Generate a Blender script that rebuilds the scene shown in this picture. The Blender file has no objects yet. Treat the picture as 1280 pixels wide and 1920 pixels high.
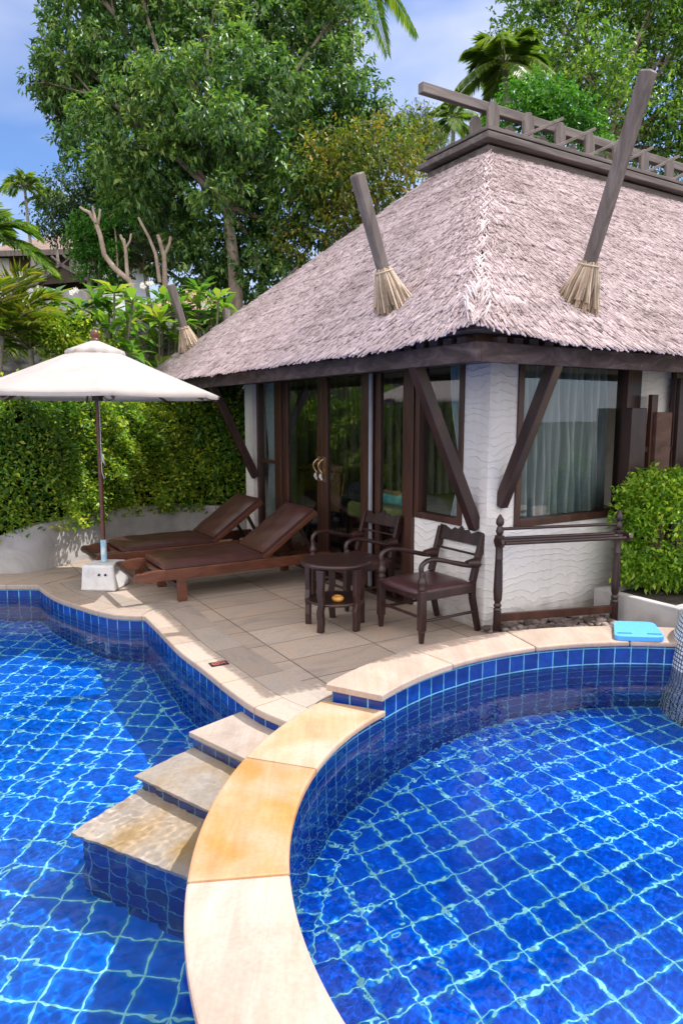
import bpy, bmesh, math, random
import numpy as np
from mathutils import Vector, Matrix
from mathutils.geometry import tessellate_polygon

random.seed(7)
RNG = np.random.default_rng(11)
S = bpy.context.scene
COL = S.collection
R = math.radians
PI = math.pi

# ------------------------------------------------------------------ camera
FOC = 1295.0
CAM_H = 1.75
TILT = math.atan(180 / FOC)
cam = bpy.data.cameras.new('camera')
camo = bpy.data.objects.new('camera', cam)
COL.objects.link(camo)
camo.location = (0, 0, CAM_H)
camo.rotation_euler = (PI / 2 - TILT, 0, 0)
cam.sensor_fit = 'VERTICAL'
cam.sensor_height = 36
cam.lens = FOC / 1920 * 36
cam.clip_start = 0.05
cam.clip_end = 2000
S.camera = camo
_c, _s = math.cos(TILT), math.sin(TILT)


def ray(px, py):
    x = (px - 640) / FOC
    y = (960 - py) / FOC
    return (x, _c + y * _s, -_s + y * _c)


def at_depth(px, py, Y):
    """world point seen at photo pixel px,py at distance Y"""
    d = ray(px, py)
    t = Y / d[1]
    return Vector((d[0] * t, Y, CAM_H + d[2] * t))


def on_plane(px, py, z=0.0):
    d = ray(px, py)
    t = (z - CAM_H) / d[2]
    return Vector((d[0] * t, d[1] * t, z))


# ------------------------------------------------------------------ object helpers
def tag(o, label=None, cat=None, group=None, kind=None):
    if label: o['label'] = label
    if cat: o['category'] = cat
    if group: o['group'] = group
    if kind: o['kind'] = kind
    return o


def empty(name, loc=(0, 0, 0), rz=0.0, label=None, cat=None, group=None):
    o = bpy.data.objects.new(name, None)
    COL.objects.link(o)
    o.location = loc
    o.rotation_euler = (0, 0, rz)
    o.empty_display_size = 0.1
    return tag(o, label, cat, group)


def link_mesh(name, me, mat, parent=None, smooth=False):
    o = bpy.data.objects.new(name, me)
    COL.objects.link(o)
    if mat is not None: me.materials.append(mat)
    if smooth:
        me.polygons.foreach_set('use_smooth', [True] * len(me.polygons))
    if parent is not None: o.parent = parent
    return o


def np_mesh(name, V, F, mat, parent=None, smooth=False):
    """V (n,3), F (m,k) all faces with k corners"""
    V = np.asarray(V, dtype=np.float32)
    F = np.asarray(F, dtype=np.int32)
    me = bpy.data.meshes.new(name)
    me.vertices.add(len(V))
    me.vertices.foreach_set('co', V.ravel())
    m, k = F.shape
    me.loops.add(m * k)
    me.loops.foreach_set('vertex_index', F.ravel())
    me.polygons.add(m)
    me.polygons.foreach_set('loop_start', np.arange(0, m * k, k, dtype=np.int32))
    me.polygons.foreach_set('loop_total', np.full(m, k, dtype=np.int32))
    me.update(calc_edges=True)
    return link_mesh(name, me, mat, parent, smooth)


def copy_tree(o, parent=None):
    c = o.copy()
    COL.objects.link(c)
    if parent is not None: c.parent = parent
    for ch in list(o.children):
        copy_tree(ch, c)
    return c


def bevel(o, w=0.004, seg=2, ang=35):
    m = o.modifiers.new('bevel', 'BEVEL')
    m.width = w
    m.segments = seg
    m.limit_method = 'ANGLE'
    m.angle_limit = R(ang)
    m.harden_normals = False
    return o


class MB:
    """collects simple solids into one mesh"""

    def __init__(self):
        self.v = []
        self.f = []
        self.sm = []

    def add(self, vs, fs, M=None, smooth=False):
        b = len(self.v)
        for p in vs:
            p = Vector(p)
            if M is not None: p = M @ p
            self.v.append(tuple(p))
        for f in fs:
            self.f.append(tuple(i + b for i in f))
            self.sm.append(smooth)

    def box(self, lo, hi, M=None):
        x0, y0, z0 = lo
        x1, y1, z1 = hi
        vs = [(x0, y0, z0), (x1, y0, z0), (x1, y1, z0), (x0, y1, z0), (x0, y0, z1), (x1, y0, z1), (x1, y1, z1), (x0, y1, z1)]
        fs = [(0, 3, 2, 1), (4, 5, 6, 7), (0, 1, 5, 4), (1, 2, 6, 5), (2, 3, 7, 6), (3, 0, 4, 7)]
        self.add(vs, fs, M)

    def bar(self, a, b, w, h, up=(0, 0, 1), w2=None, h2=None, M=None):
        """rectangular bar from a to b; w across, h along up"""
        a = Vector(a); b = Vector(b)
        d = (b - a).normalized()
        up = Vector(up)
        s = d.cross(up)
        if s.length < 1e-5: s = d.cross(Vector((1, 0, 0)))
        s.normalize()
        u = s.cross(d).normalized()
        w2 = w if w2 is None else w2
        h2 = h if h2 is None else h2
        vs = []
        for p, ww, hh in ((a, w, h), (b, w2, h2)):
            for i, j in ((-1, -1), (1, -1), (1, 1), (-1, 1)):
                vs.append(p + s * (i * ww / 2) + u * (j * hh / 2))
        fs = [(0, 3, 2, 1), (4, 5, 6, 7), (0, 1, 5, 4), (1, 2, 6, 5), (2, 3, 7, 6), (3, 0, 4, 7)]
        self.add(vs, fs, M)

    def tube(self, pts, rad, n=10, M=None, smooth=True, cap=True, flat=1.0):
        pts = [Vector(p) for p in pts]
        k = len(pts)
        if not hasattr(rad, '__len__'): rad = [rad] * k
        vs = []
        ref = None
        for i, p in enumerate(pts):
            if i == 0: d = pts[1] - p
            elif i == k - 1: d = p - pts[i - 1]
            else: d = pts[i + 1] - pts[i - 1]
            d.normalize()
            if ref is None:
                ref = d.orthogonal() if abs(d.z) > .9 else Vector((0, 0, 1))
            s = d.cross(ref)
            if s.length < 1e-4: s = d.orthogonal()
            s.normalize()
            u = s.cross(d).normalized()
            ref = u
            for j in range(n):
                a = 2 * PI * j / n
                vs.append(p + (s * math.cos(a) + u * math.sin(a) * flat) * rad[i])
        fs = []
        for i in range(k - 1):
            for j in range(n):
                j2 = (j + 1) % n
                fs.append((i * n + j, i * n + j2, (i + 1) * n + j2, (i + 1) * n + j))
        self.add(vs, fs, M, smooth)
        if cap:
            self.add(vs[:n], [tuple(range(n))[::-1]], M)
            self.add(vs[-n:], [tuple(range(n))], M)

    def lathe(self, prof, n=20, M=None, c=(0, 0, 0), smooth=True):
        vs = []
        for r, z in prof:
            for j in range(n):
                a = 2 * PI * j / n
                vs.append((c[0] + r * math.cos(a), c[1] + r * math.sin(a), c[2] + z))
        fs = []
        k = len(prof)
        for i in range(k - 1):
            for j in range(n):
                j2 = (j + 1) % n
                fs.append((i * n + j, i * n + j2, (i + 1) * n + j2, (i + 1) * n + j))
        self.add(vs, fs, M, smooth)
        self.add(vs[:n], [tuple(range(n))[::-1]], M)
        self.add(vs[-n:], [tuple(range(n))], M)

    def prism(self, poly, z0, z1, M=None):
        """poly in xy extruded along z"""
        n = len(poly)
        vs = [(x, y, z0) for x, y in poly] + [(x, y, z1) for x, y in poly]
        area = sum(poly[i][0] * poly[(i + 1) % n][1] - poly[(i + 1) % n][0] * poly[i][1] for i in range(n))
        fs = []
        tri = tessellate_polygon([[Vector((x, y, 0)) for x, y in poly]])
        for t in tri:
            a, b, c = t
            cr = (poly[b][0] - poly[a][0]) * (poly[c][1] - poly[a][1]) - (poly[c][0] - poly[a][0]) * (poly[b][1] - poly[a][1])
            if cr < 0: a, b, c = a, c, b
            fs.append((a + n, b + n, c + n))
            fs.append((a, c, b))
        for i in range(n):
            j = (i + 1) % n
            if area > 0: fs.append((i, j, j + n, i + n))
            else: fs.append((j, i, i + n, j + n))
        self.add(vs, fs, M)

    def sphere(self, c, r, n=12, m=8, sc=(1, 1, 1), M=None):
        prof = []
        vs = []
        fs = []
        for i in range(1, m):
            t = PI * i / m
            for j in range(n):
                a = 2 * PI * j / n
                vs.append((c[0] + r * sc[0] * math.sin(t) * math.cos(a), c[1] + r * sc[1] * math.sin(t) * math.sin(a), c[2] + r * sc[2] * math.cos(t)))
        for i in range(m - 2):
            for j in range(n):
                j2 = (j + 1) % n
                fs.append((i * n + j, (i + 1) * n + j, (i + 1) * n + j2, i * n + j2))
        top = len(vs); vs.append((c[0], c[1], c[2] + r * sc[2]))
        bot = len(vs); vs.append((c[0], c[1], c[2] - r * sc[2]))
        for j in range(n):
            j2 = (j + 1) % n
            fs.append((top, j, j2))
            fs.append((bot, (m - 2) * n + j2, (m - 2) * n + j))
        self.add(vs, fs, M, True)

    def build(self, name, mat, parent=None, bev=0, seg=2):
        me = bpy.data.meshes.new(name)
        me.from_pydata(self.v, [], self.f)
        me.update()
        me.polygons.foreach_set('use_smooth', self.sm)
        o = link_mesh(name, me, mat, parent)
        if bev: bevel(o, bev, seg)
        return o


# ------------------------------------------------------------------ materials
def newmat(name):
    m = bpy.data.materials.new(name)
    m.use_nodes = True
    nt = m.node_tree
    return m, nt, nt.nodes['Principled BSDF'], nt.nodes['Material Output']


def N(nt, typ, **kw):
    n = nt.nodes.new(typ)
    for k, v in kw.items():
        if k.startswith('_'): setattr(n, k[1:], v)
        else: n.inputs[k.replace('__', ' ')].default_value = v
    return n


def ramp(nt, fac, stops):
    r = nt.nodes.new('ShaderNodeValToRGB')
    els = r.color_ramp.elements
    while len(els) < len(stops): els.new(.5)
    for e, (p, c) in zip(els, stops):
        e.position = p
        e.color = (c[0], c[1], c[2], 1)
    nt.links.new(fac, r.inputs[0])
    return r.outputs[0]


def coords(nt, scale=(1, 1, 1), rot=(0, 0, 0), which='Object'):
    tc = nt.nodes.new('ShaderNodeTexCoord')
    mp = nt.nodes.new('ShaderNodeMapping')
    mp.inputs['Scale'].default_value = scale
    mp.inputs['Rotation'].default_value = rot
    nt.links.new(tc.outputs[which], mp.inputs['Vector'])
    return mp.outputs[0]


def mix(nt, fac, a, b, mode='MIX'):
    m = nt.nodes.new('ShaderNodeMix')
    m.data_type = 'RGBA'
    m.blend_type = mode
    for sock, val in ((m.inputs[0], fac), (m.inputs[6], a), (m.inputs[7], b)):
        if hasattr(val, 'links'): nt.links.new(val, sock)
        elif isinstance(val, (int, float)): sock.default_value = val
        else: sock.default_value = (val[0], val[1], val[2], 1)
    return m.outputs[2]


def bump(nt, bsdf, height, strength=.5, dist=.01):
    b = nt.nodes.new('ShaderNodeBump')
    b.inputs['Strength'].default_value = strength
    b.inputs['Distance'].default_value = dist
    nt.links.new(height, b.inputs['Height'])
    nt.links.new(b.outputs[0], bsdf.inputs['Normal'])
    return b


def noise_mat(name, stops, scale=(5, 5, 5), rough=.6, detail=6, distort=0.0, bmp=0.3, bdist=.005, spec=.4, which='Object', coat=0, island=0.0):
    m, nt, b, out = newmat(name)
    v = coords(nt, scale, which=which)
    n = N(nt, 'ShaderNodeTexNoise', Scale=1.0, Detail=float(detail), Roughness=.62, Distortion=distort)
    nt.links.new(v, n.inputs['Vector'])
    c = ramp(nt, n.outputs[0], stops)
    if island:
        g = nt.nodes.new('ShaderNodeNewGeometry')
        mr = N(nt, 'ShaderNodeMapRange')
        mr.inputs['To Min'].default_value = 1 - island
        mr.inputs['To Max'].default_value = 1 + island
        nt.links.new(g.outputs['Random Per Island'], mr.inputs['Value'])
        c = mix(nt, 1.0, c, mr.outputs[0], 'MULTIPLY')
    nt.links.new(c, b.inputs['Base Color'])
    b.inputs['Roughness'].default_value = rough
    b.inputs['Specular IOR Level'].default_value = spec
    if coat: b.inputs['Coat Weight'].default_value = coat
    if bmp: bump(nt, b, n.outputs[0], bmp, bdist)
    return m


def leaf_mat(name, stops, rough=.45, trans=.35, spec=.4, tint=(1.2, 1.25, .5), gain=1.0):
    stops = [(p, tuple(k * gain for k in c)) for p, c in stops]
    m, nt, b, out = newmat(name)
    g = nt.nodes.new('ShaderNodeNewGeometry')
    v = coords(nt, (.9, .9, .9))
    n = N(nt, 'ShaderNodeTexNoise', Scale=1.0, Detail=2.0)
    nt.links.new(v, n.inputs['Vector'])
    add = N(nt, 'ShaderNodeMath', _operation='ADD')
    sub = N(nt, 'ShaderNodeMath', _operation='MULTIPLY_ADD')
    sub.inputs[1].default_value = 1.1
    sub.inputs[2].default_value = -.55
    nt.links.new(n.outputs[0], sub.inputs[0])
    nt.links.new(g.outputs['Random Per Island'], add.inputs[0])
    nt.links.new(sub.outputs[0], add.inputs[1])
    c = ramp(nt, add.outputs[0], stops)
    nt.links.new(c, b.inputs['Base Color'])
    b.inputs['Roughness'].default_value = rough
    b.inputs['Specular IOR Level'].default_value = spec
    t = nt.nodes.new('ShaderNodeBsdfTranslucent')
    tc = mix(nt, 1.0, c, tint, 'MULTIPLY')
    nt.links.new(tc, t.inputs[0])
    ms = nt.nodes.new('ShaderNodeMixShader')
    ms.inputs[0].default_value = trans
    nt.links.new(b.outputs[0], ms.inputs[1])
    nt.links.new(t.outputs[0], ms.inputs[2])
    nt.links.new(ms.outputs[0], out.inputs[0])
    return m


def tile_mat(name, bw, bh, c1, c2, mortar, ms=.006, rough=.12, wob=.002, halo=0.0):
    m, nt, b, out = newmat(name)
    tc = nt.nodes.new('ShaderNodeTexCoord')
    # hand-set tiles: lines wander by a millimetre or two
    n = N(nt, 'ShaderNodeTexNoise', Scale=9.0, Detail=2.0)
    nt.links.new(tc.outputs['UV'], n.inputs['Vector'])
    sc = N(nt, 'ShaderNodeVectorMath', _operation='SCALE')
    sc.inputs['Scale'].default_value = wob * 2
    nt.links.new(n.outputs['Color'], sc.inputs[0])
    ad = N(nt, 'ShaderNodeVectorMath', _operation='ADD')
    nt.links.new(tc.outputs['UV'], ad.inputs[0])
    nt.links.new(sc.outputs[0], ad.inputs[1])
    br = nt.nodes.new('ShaderNodeTexBrick')
    br.offset = 0
    br.squash = 1
    br.inputs['Scale'].default_value = 1
    br.inputs['Brick Width'].default_value = bw
    br.inputs['Row Height'].default_value = bh
    br.inputs['Mortar Size'].default_value = ms
    br.inputs['Mortar Smooth'].default_value = .25
    br.inputs['Color1'].default_value = (*c1, 1)
    br.inputs['Color2'].default_value = (*c2, 1)
    br.inputs['Mortar'].default_value = (*mortar, 1)
    nt.links.new(ad.outputs[0], br.inputs['Vector'])
    n2 = N(nt, 'ShaderNodeTexNoise', Scale=14.0, Detail=5.0, Roughness=.6)
    nt.links.new(tc.outputs['UV'], n2.inputs['Vector'])
    mr = N(nt, 'ShaderNodeMapRange')
    mr.inputs['From Min'].default_value = .3
    mr.inputs['From Max'].default_value = .7
    mr.inputs['To Min'].default_value = .72
    mr.inputs['To Max'].default_value = 1.25
    nt.links.new(n2.outputs[0], mr.inputs['Value'])
    c = mix(nt, 1.0, br.outputs['Color'], mr.outputs[0], 'MULTIPLY')
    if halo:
        # cyan glow along the grout lines, painted into the tile colour
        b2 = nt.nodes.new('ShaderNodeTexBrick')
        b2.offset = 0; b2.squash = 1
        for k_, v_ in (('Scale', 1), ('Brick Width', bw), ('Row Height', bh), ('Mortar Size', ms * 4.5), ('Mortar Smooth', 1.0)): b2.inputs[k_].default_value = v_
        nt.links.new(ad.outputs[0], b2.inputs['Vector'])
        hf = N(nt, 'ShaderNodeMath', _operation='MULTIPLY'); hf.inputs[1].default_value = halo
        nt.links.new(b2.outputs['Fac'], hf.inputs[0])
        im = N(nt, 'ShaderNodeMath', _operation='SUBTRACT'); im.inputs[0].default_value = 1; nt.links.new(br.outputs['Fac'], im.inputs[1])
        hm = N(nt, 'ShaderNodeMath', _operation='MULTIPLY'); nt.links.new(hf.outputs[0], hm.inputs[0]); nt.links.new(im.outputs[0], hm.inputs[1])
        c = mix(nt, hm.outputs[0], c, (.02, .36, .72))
    nt.links.new(c, b.inputs['Base Color'])
    b.inputs['Roughness'].default_value = rough
    inv = N(nt, 'ShaderNodeMath', _operation='SUBTRACT')
    inv.inputs[0].default_value = 1
    nt.links.new(br.outputs['Fac'], inv.inputs[1])
    bump(nt, b, inv.outputs[0], .5, .003)
    return m


def sandstone(name, c1, c2, c3, sc=2.2, rough=.62, stretch=(1, 1, 1), blotch=None):
    m, nt, b, out = newmat(name)
    v = coords(nt, stretch)
    n = N(nt, 'ShaderNodeTexNoise', Scale=sc, Detail=7.0, Roughness=.6, Distortion=1.2)
    nt.links.new(v, n.inputs['Vector'])
    c = ramp(nt, n.outputs[0], [(.3, c1), (.5, c2), (.72, c3)])
    w = N(nt, 'ShaderNodeTexWave', Scale=.9, Distortion=7.0, Detail=4.0)
    w.inputs['Detail Scale'].default_value = .8
    nt.links.new(v, w.inputs['Vector'])
    rr = ramp(nt, w.outputs[1], [(.0, (.88, .86, .84)), (.5, (1, 1, 1)), (1, (1.0, .95, .9))])
    c = mix(nt, .7, c, rr, 'MULTIPLY')
    if blotch:
        n3 = N(nt, 'ShaderNodeTexNoise', Scale=1.9, Detail=4.0, Distortion=.6)
        nt.links.new(v, n3.inputs['Vector'])
        f = ramp(nt, n3.outputs[0], [(.42, (0, 0, 0)), (.62, (1, 1, 1))])
        c = mix(nt, f, c, blotch)
    mg = nt.nodes.new('ShaderNodeMapping'); mg.inputs['Scale'].default_value = (26, 2.2, 6); mg.inputs['Rotation'].default_value = (0, 0, R(-12))
    nt.links.new(v, mg.inputs[0])
    n5 = N(nt, 'ShaderNodeTexNoise', Scale=1.0, Detail=6.0, Roughness=.65, Distortion=.8)
    nt.links.new(mg.outputs[0], n5.inputs['Vector'])
    g5 = ramp(nt, n5.outputs[0], [(.3, (.86, .83, .8)), (.55, (1, 1, 1)), (.75, (1.05, 1.04, 1.04))])
    c = mix(nt, .8, c, g5, 'MULTIPLY')
    n6 = N(nt, 'ShaderNodeTexNoise', Scale=3.1, Detail=8.0, Roughness=.7)
    nt.links.new(v, n6.inputs['Vector'])
    g6 = ramp(nt, n6.outputs[0], [(.28, (.78, .74, .7)), (.42, (1, 1, 1))])
    c = mix(nt, .75, c, g6, 'MULTIPLY')
    n2 = N(nt, 'ShaderNodeTexNoise', Scale=55.0, Detail=4.0)
    nt.links.new(v, n2.inputs['Vector'])
    g = ramp(nt, n2.outputs[0], [(.35, (.93, .93, .93)), (.65, (1.03, 1.03, 1.03))])
    c = mix(nt, 1.0, c, g, 'MULTIPLY')
    nt.links.new(c, b.inputs['Base Color'])
    b.inputs['Roughness'].default_value = rough
    b.inputs['Specular IOR Level'].default_value = .3
    bump(nt, b, n2.outputs[0], .25, .002)
    return m


M = {}
M['wood_dark'] = noise_mat('dark_wood', [(.3, (.014, .0065, .006)), (.6, (.038, .016, .014)), (.8, (.075, .033, .027))], (7, 7, 2.2), .36, 8, .6, .25, .002, .5)
M['wood_red'] = noise_mat('reddish_wood', [(.3, (.045, .014, .008)), (.55, (.11, .036, .018)), (.8, (.17, .07, .035))], (3, 9, 9), .4, 8, .6, .25, .002, .5)
M['wood_frame'] = noise_mat('frame_wood', [(.3, (.028, .011, .008)), (.6, (.065, .025, .016)), (.8, (.1, .042, .026))], (9, 9, 1.6), .4, 8, .6, .2, .002, .5)
M['wood_fascia'] = noise_mat('weathered_fascia', [(.25, (.03, .02, .02)), (.5, (.085, .06, .06)), (.75, (.19, .145, .14))], (3.5, 3.5, 9), .7, 9, 1.4, .35, .003, .3)
M['wood_brown'] = noise_mat('brown_board', [(.3, (.06, .03, .025)), (.7, (.14, .075, .06))], (4, 4, 10), .65, 7, .6, .3, .003, .3)
M['wood_grey'] = noise_mat('silvered_wood', [(.25, (.07, .055, .052)), (.5, (.135, .112, .106)), (.75, (.22, .19, .18))], (14, 14, 2.2), .75, 9, .5, .45, .003, .25)
M['wood_greyu'] = noise_mat('silvered_beam', [(.25, (.08, .064, .06)), (.5, (.15, .127, .12)), (.75, (.24, .21, .2))], (1.5, 14, 14), .75, 9, .5, .45, .003, .25)
M['wood_cap'] = noise_mat('ridge_board', [(.25, (.05, .042, .04)), (.5, (.115, .097, .092)), (.75, (.2, .172, .165))], (1.6, 10, 16), .75, 8, .5, .4, .003, .25)
M['leather'] = noise_mat('brown_leather', [(.3, (.05, .02, .018)), (.7, (.09, .038, .032))], (9, 9, 9), .34, 9, .5, .4, .006, .55)
M['leather_dark'] = noise_mat('dark_leather', [(.3, (.042, .018, .019)), (.7, (.07, .03, .03))], (30, 30, 30), .33, 6, .2, .2, .002, .55)
M['concrete'] = noise_mat('grey_concrete', [(.25, (.26, .25, .25)), (.5, (.38, .37, .37)), (.75, (.5, .485, .48))], (2.6, 2.6, 2.6), .8, 9, .9, .4, .006, .25)
M['concrete_white'] = noise_mat('white_painted_concrete', [(.25, (.42, .41, .41)), (.45, (.6, .595, .59)), (.7, (.7, .695, .69))], (6, 6, 6), .7, 8, .6, .35, .006, .3)
M['straw_dry'] = noise_mat('dry_reed', [(.3, (.27, .2, .14)), (.6, (.43, .34, .26)), (.8, (.55, .45, .36))], (4, 4, 4), .75, 3, 0, 0, island=.4)
M['brass'] = noise_mat('worn_brass', [(.3, (.28, .16, .08)), (.7, (.55, .38, .22))], (12, 12, 12), .35, 3, 0, .1)
M['brass'].node_tree.nodes['Principled BSDF'].inputs['Metallic'].default_value = .8
M['white_metal'] = noise_mat('pale_metal', [(.3, (.5, .48, .45)), (.7, (.7, .68, .66))], (12, 12, 12), .35, 3, 0, .1)
M['canopy'] = None
M['foam'] = noise_mat('blue_foam', [(.3, (.085, .34, .74)), (.7, (.105, .39, .8))], (30, 30, 30), .6, 4, 0, .15, .001, .3)
M['foam_dark'] = noise_mat('blue_slot', [(.3, (.01, .1, .3)), (.7, (.015, .13, .36))], (30, 30, 30), .7, 4, 0, 0)
M['ochre'] = noise_mat('ochre_glaze', [(.3, (.5, .22, .04)), (.7, (.65, .33, .07))], (12, 12, 12), .3, 4, 0, .1)
M['black'] = noise_mat('black_glaze', [(.3, (.012, .012, .014)), (.7, (.03, .028, .03))], (20, 20, 20), .35, 4, 0, .05)
M['sign_red'] = noise_mat('red_glaze', [(.3, (.3, .07, .065)), (.7, (.42, .13, .12))], (40, 40, 40), .4, 4, 0, .05)
M['blue_pipe'] = noise_mat('worn_blue_pipe', [(.35, (.12, .35, .5)), (.5, (.3, .5, .6)), (.6, (.65, .68, .7))], (14, 14, 6), .45, 5, .3, .1)
M['green_cover'] = noise_mat('green_bedcover', [(.3, (.2, .26, .08)), (.7, (.3, .38, .13))], (6, 6, 6), .9, 4, 0, .2)
M['turquoise'] = noise_mat('turquoise_cloth', [(.3, (.06, .36, .42)), (.7, (.1, .5, .55))], (9, 9, 9), .85, 4, 0, .2)
M['dark_cloth'] = noise_mat('dark_blue_cloth', [(.3, (.02, .022, .04)), (.7, (.05, .05, .075))], (9, 9, 9), .9, 4, 0, .2)
M['interior'] = noise_mat('interior_plaster', [(.3, (.32, .29, .26)), (.7, (.42, .39, .35))], (3, 3, 3), .9, 4, 0, .1)
M['interior_floor'] = noise_mat('interior_boards', [(.3, (.05, .025, .015)), (.7, (.11, .055, .03))], (8, 1.5, 8), .3, 6, .5, .1)
M['soil'] = noise_mat('dark_soil', [(.3, (.025, .02, .016)), (.7, (.07, .055, .045))], (14, 14, 14), .95, 7, 0, .6, .02)
M['bark'] = noise_mat('grey_bark', [(.3, (.09, .07, .055)), (.55, (.2, .165, .135)), (.8, (.33, .28, .24))], (6, 6, 2.5), .9, 8, .5, .6, .02, .2)
M['bark_pale'] = noise_mat('pale_bark', [(.3, (.2, .15, .12)), (.55, (.36, .285, .235)), (.8, (.5, .42, .36))], (4, 4, 4), .9, 8, .5, .5, .02, .2)
M['stem'] = noise_mat('grey_green_stem', [(.3, (.09, .085, .06)), (.7, (.22, .2, .15))], (9, 9, 4), .85, 6, .3, .4, .01, .2)
M['palm_trunk'] = noise_mat('palm_bark', [(.3, (.16, .14, .12)), (.7, (.34, .31, .28))], (2, 2, 14), .9, 6, .3, .5, .02, .2)
M['flower'] = noise_mat('white_petals', [(.3, (.75, .74, .68)), (.7, (.85, .84, .8))], (6, 6, 6), .6, 2, 0, 0)
M['house_wall'] = noise_mat('pale_render', [(.3, (.5, .5, .52)), (.7, (.68, .68, .7))], (1.5, 1.5, 1.5), .85, 5, 0, .1)
M['house_dark'] = noise_mat('dark_timber', [(.3, (.03, .02, .017)), (.7, (.07, .05, .04))], (3, 3, 3), .85, 5, 0, .1)
M['shingle'] = noise_mat('brown_shingle', [(.3, (.14, .1, .085)), (.55, (.24, .175, .15)), (.8, (.33, .25, .22))], (1.6, 9, 9), .9, 8, .4, .6, .04, .2)
M['clay'] = noise_mat('orange_clay_roof', [(.3, (.42, .26, .17)), (.7, (.6, .42, .3))], (2, 9, 9), .85, 6, .3, .4, .03, .2)

# canopy cloth
m, nt, b, out = newmat('offwhite_canvas')
v = coords(nt, (1, 1, 1))
n1 = N(nt, 'ShaderNodeTexNoise', Scale=5.0, Detail=6.0, Roughness=.6)
nt.links.new(v, n1.inputs['Vector'])
cc = ramp(nt, n1.outputs[0], [(.3, (.42, .38, .36)), (.7, (.48, .44, .42))])
nt.links.new(cc, b.inputs['Base Color'])
b.inputs['Roughness'].default_value = .9
n2 = N(nt, 'ShaderNodeTexNoise', Scale=5.5, Detail=5.0, Distortion=1.0)
nt.links.new(v, n2.inputs['Vector'])
bump(nt, b, n2.outputs[0], .2, .012)
tr = nt.nodes.new('ShaderNodeBsdfTranslucent')
nt.links.new(cc, tr.inputs[0])
ms = nt.nodes.new('ShaderNodeMixShader')
ms.inputs[0].default_value = .22
nt.links.new(b.outputs[0], ms.inputs[1]); nt.links.new(tr.outputs[0], ms.inputs[2]); nt.links.new(ms.outputs[0], out.inputs[0])
M['canopy'] = m


def cloth_mat(name, c1, c2, trans, sc=(3, 3, 3)):
    m, nt, b, out = newmat(name)
    v = coords(nt, sc)
    n1 = N(nt, 'ShaderNodeTexNoise', Scale=1.0, Detail=5.0)
    nt.links.new(v, n1.inputs['Vector'])
    cc = ramp(nt, n1.outputs[0], [(.3, c1), (.7, c2)])
    nt.links.new(cc, b.inputs['Base Color'])
    b.inputs['Roughness'].default_value = .8
    tr = nt.nodes.new('ShaderNodeBsdfTranslucent')
    nt.links.new(cc, tr.inputs[0])
    ms = nt.nodes.new('ShaderNodeMixShader')
    ms.inputs[0].default_value = trans
    nt.links.new(b.outputs[0], ms.inputs[1]); nt.links.new(tr.outputs[0], ms.inputs[2]); nt.links.new(ms.outputs[0], out.inputs[0])
    return m


M['curtain_blue'] = cloth_mat('pale_blue_curtain', (.62, .76, .8), (.76, .86, .88), .3)
M['curtain_white'] = cloth_mat('cream_curtain', (.62, .6, .54), (.74, .72, .66), .35)
M['curtain_sheer'] = cloth_mat('grey_blue_sheer', (.22, .32, .37), (.68, .78, .82), .3, (17, 17, 1.3))

# stucco with trowelled wavy ridges
m, nt, b, out = newmat('white_wavy_stucco')
v = coords(nt, (1, 1, 1))
nz = N(nt, 'ShaderNodeTexNoise', Scale=3.0, Detail=3.5, Roughness=.55)
nt.links.new(v, nz.inputs['Vector'])
sep = nt.nodes.new('ShaderNodeSeparateXYZ'); nt.links.new(v, sep.inputs[0])
hh = N(nt, 'ShaderNodeMath', _operation='ADD')          # along-the-wall coordinate
nt.links.new(sep.outputs[0], hh.inputs[0]); nt.links.new(sep.outputs[1], hh.inputs[1])
w1 = N(nt, 'ShaderNodeMath', _operation='MULTIPLY_ADD'); w1.inputs[1].default_value = .3; nt.links.new(nz.outputs[0], w1.inputs[0]); nt.links.new(sep.outputs[2], w1.inputs[2])
sn = N(nt, 'ShaderNodeMath', _operation='MULTIPLY'); sn.inputs[1].default_value = 16; nt.links.new(hh.outputs[0], sn.inputs[0])
ss = N(nt, 'ShaderNodeMath', _operation='SINE'); nt.links.new(sn.outputs[0], ss.inputs[0])
w2 = N(nt, 'ShaderNodeMath', _operation='MULTIPLY_ADD'); w2.inputs[1].default_value = .009; nt.links.new(ss.outputs[0], w2.inputs[0]); nt.links.new(w1.outputs[0], w2.inputs[2])
w3 = N(nt, 'ShaderNodeMath', _operation='DIVIDE'); w3.inputs[1].default_value = .066; nt.links.new(w2.outputs[0], w3.inputs[0])
fr = N(nt, 'ShaderNodeMath', _operation='FRACT'); nt.links.new(w3.outputs[0], fr.inputs[0])
pp = N(nt, 'ShaderNodeMath', _operation='PINGPONG'); pp.inputs[1].default_value = .5; nt.links.new(fr.outputs[0], pp.inputs[0])
p2 = N(nt, 'ShaderNodeMath', _operation='MULTIPLY'); p2.inputs[1].default_value = 2; nt.links.new(pp.outputs[0], p2.inputs[0])
pw = N(nt, 'ShaderNodeMath', _operation='POWER'); pw.inputs[1].default_value = 6.0; nt.links.new(p2.outputs[0], pw.inputs[0])
nf = N(nt, 'ShaderNodeTexNoise', Scale=6.5, Detail=3.0); nt.links.new(v, nf.inputs['Vector'])
pm = N(nt, 'ShaderNodeMath', _operation='MULTIPLY'); nt.links.new(pw.outputs[0], pm.inputs[0]); nt.links.new(nf.outputs[0], pm.inputs[1])
ng = N(nt, 'ShaderNodeTexNoise', Scale=40.0, Detail=5.0); nt.links.new(v, ng.inputs['Vector'])
ha = N(nt, 'ShaderNodeMath', _operation='MULTIPLY_ADD'); ha.inputs[1].default_value = .12; nt.links.new(ng.outputs[0], ha.inputs[0]); nt.links.new(pm.outputs[0], ha.inputs[2])
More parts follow.
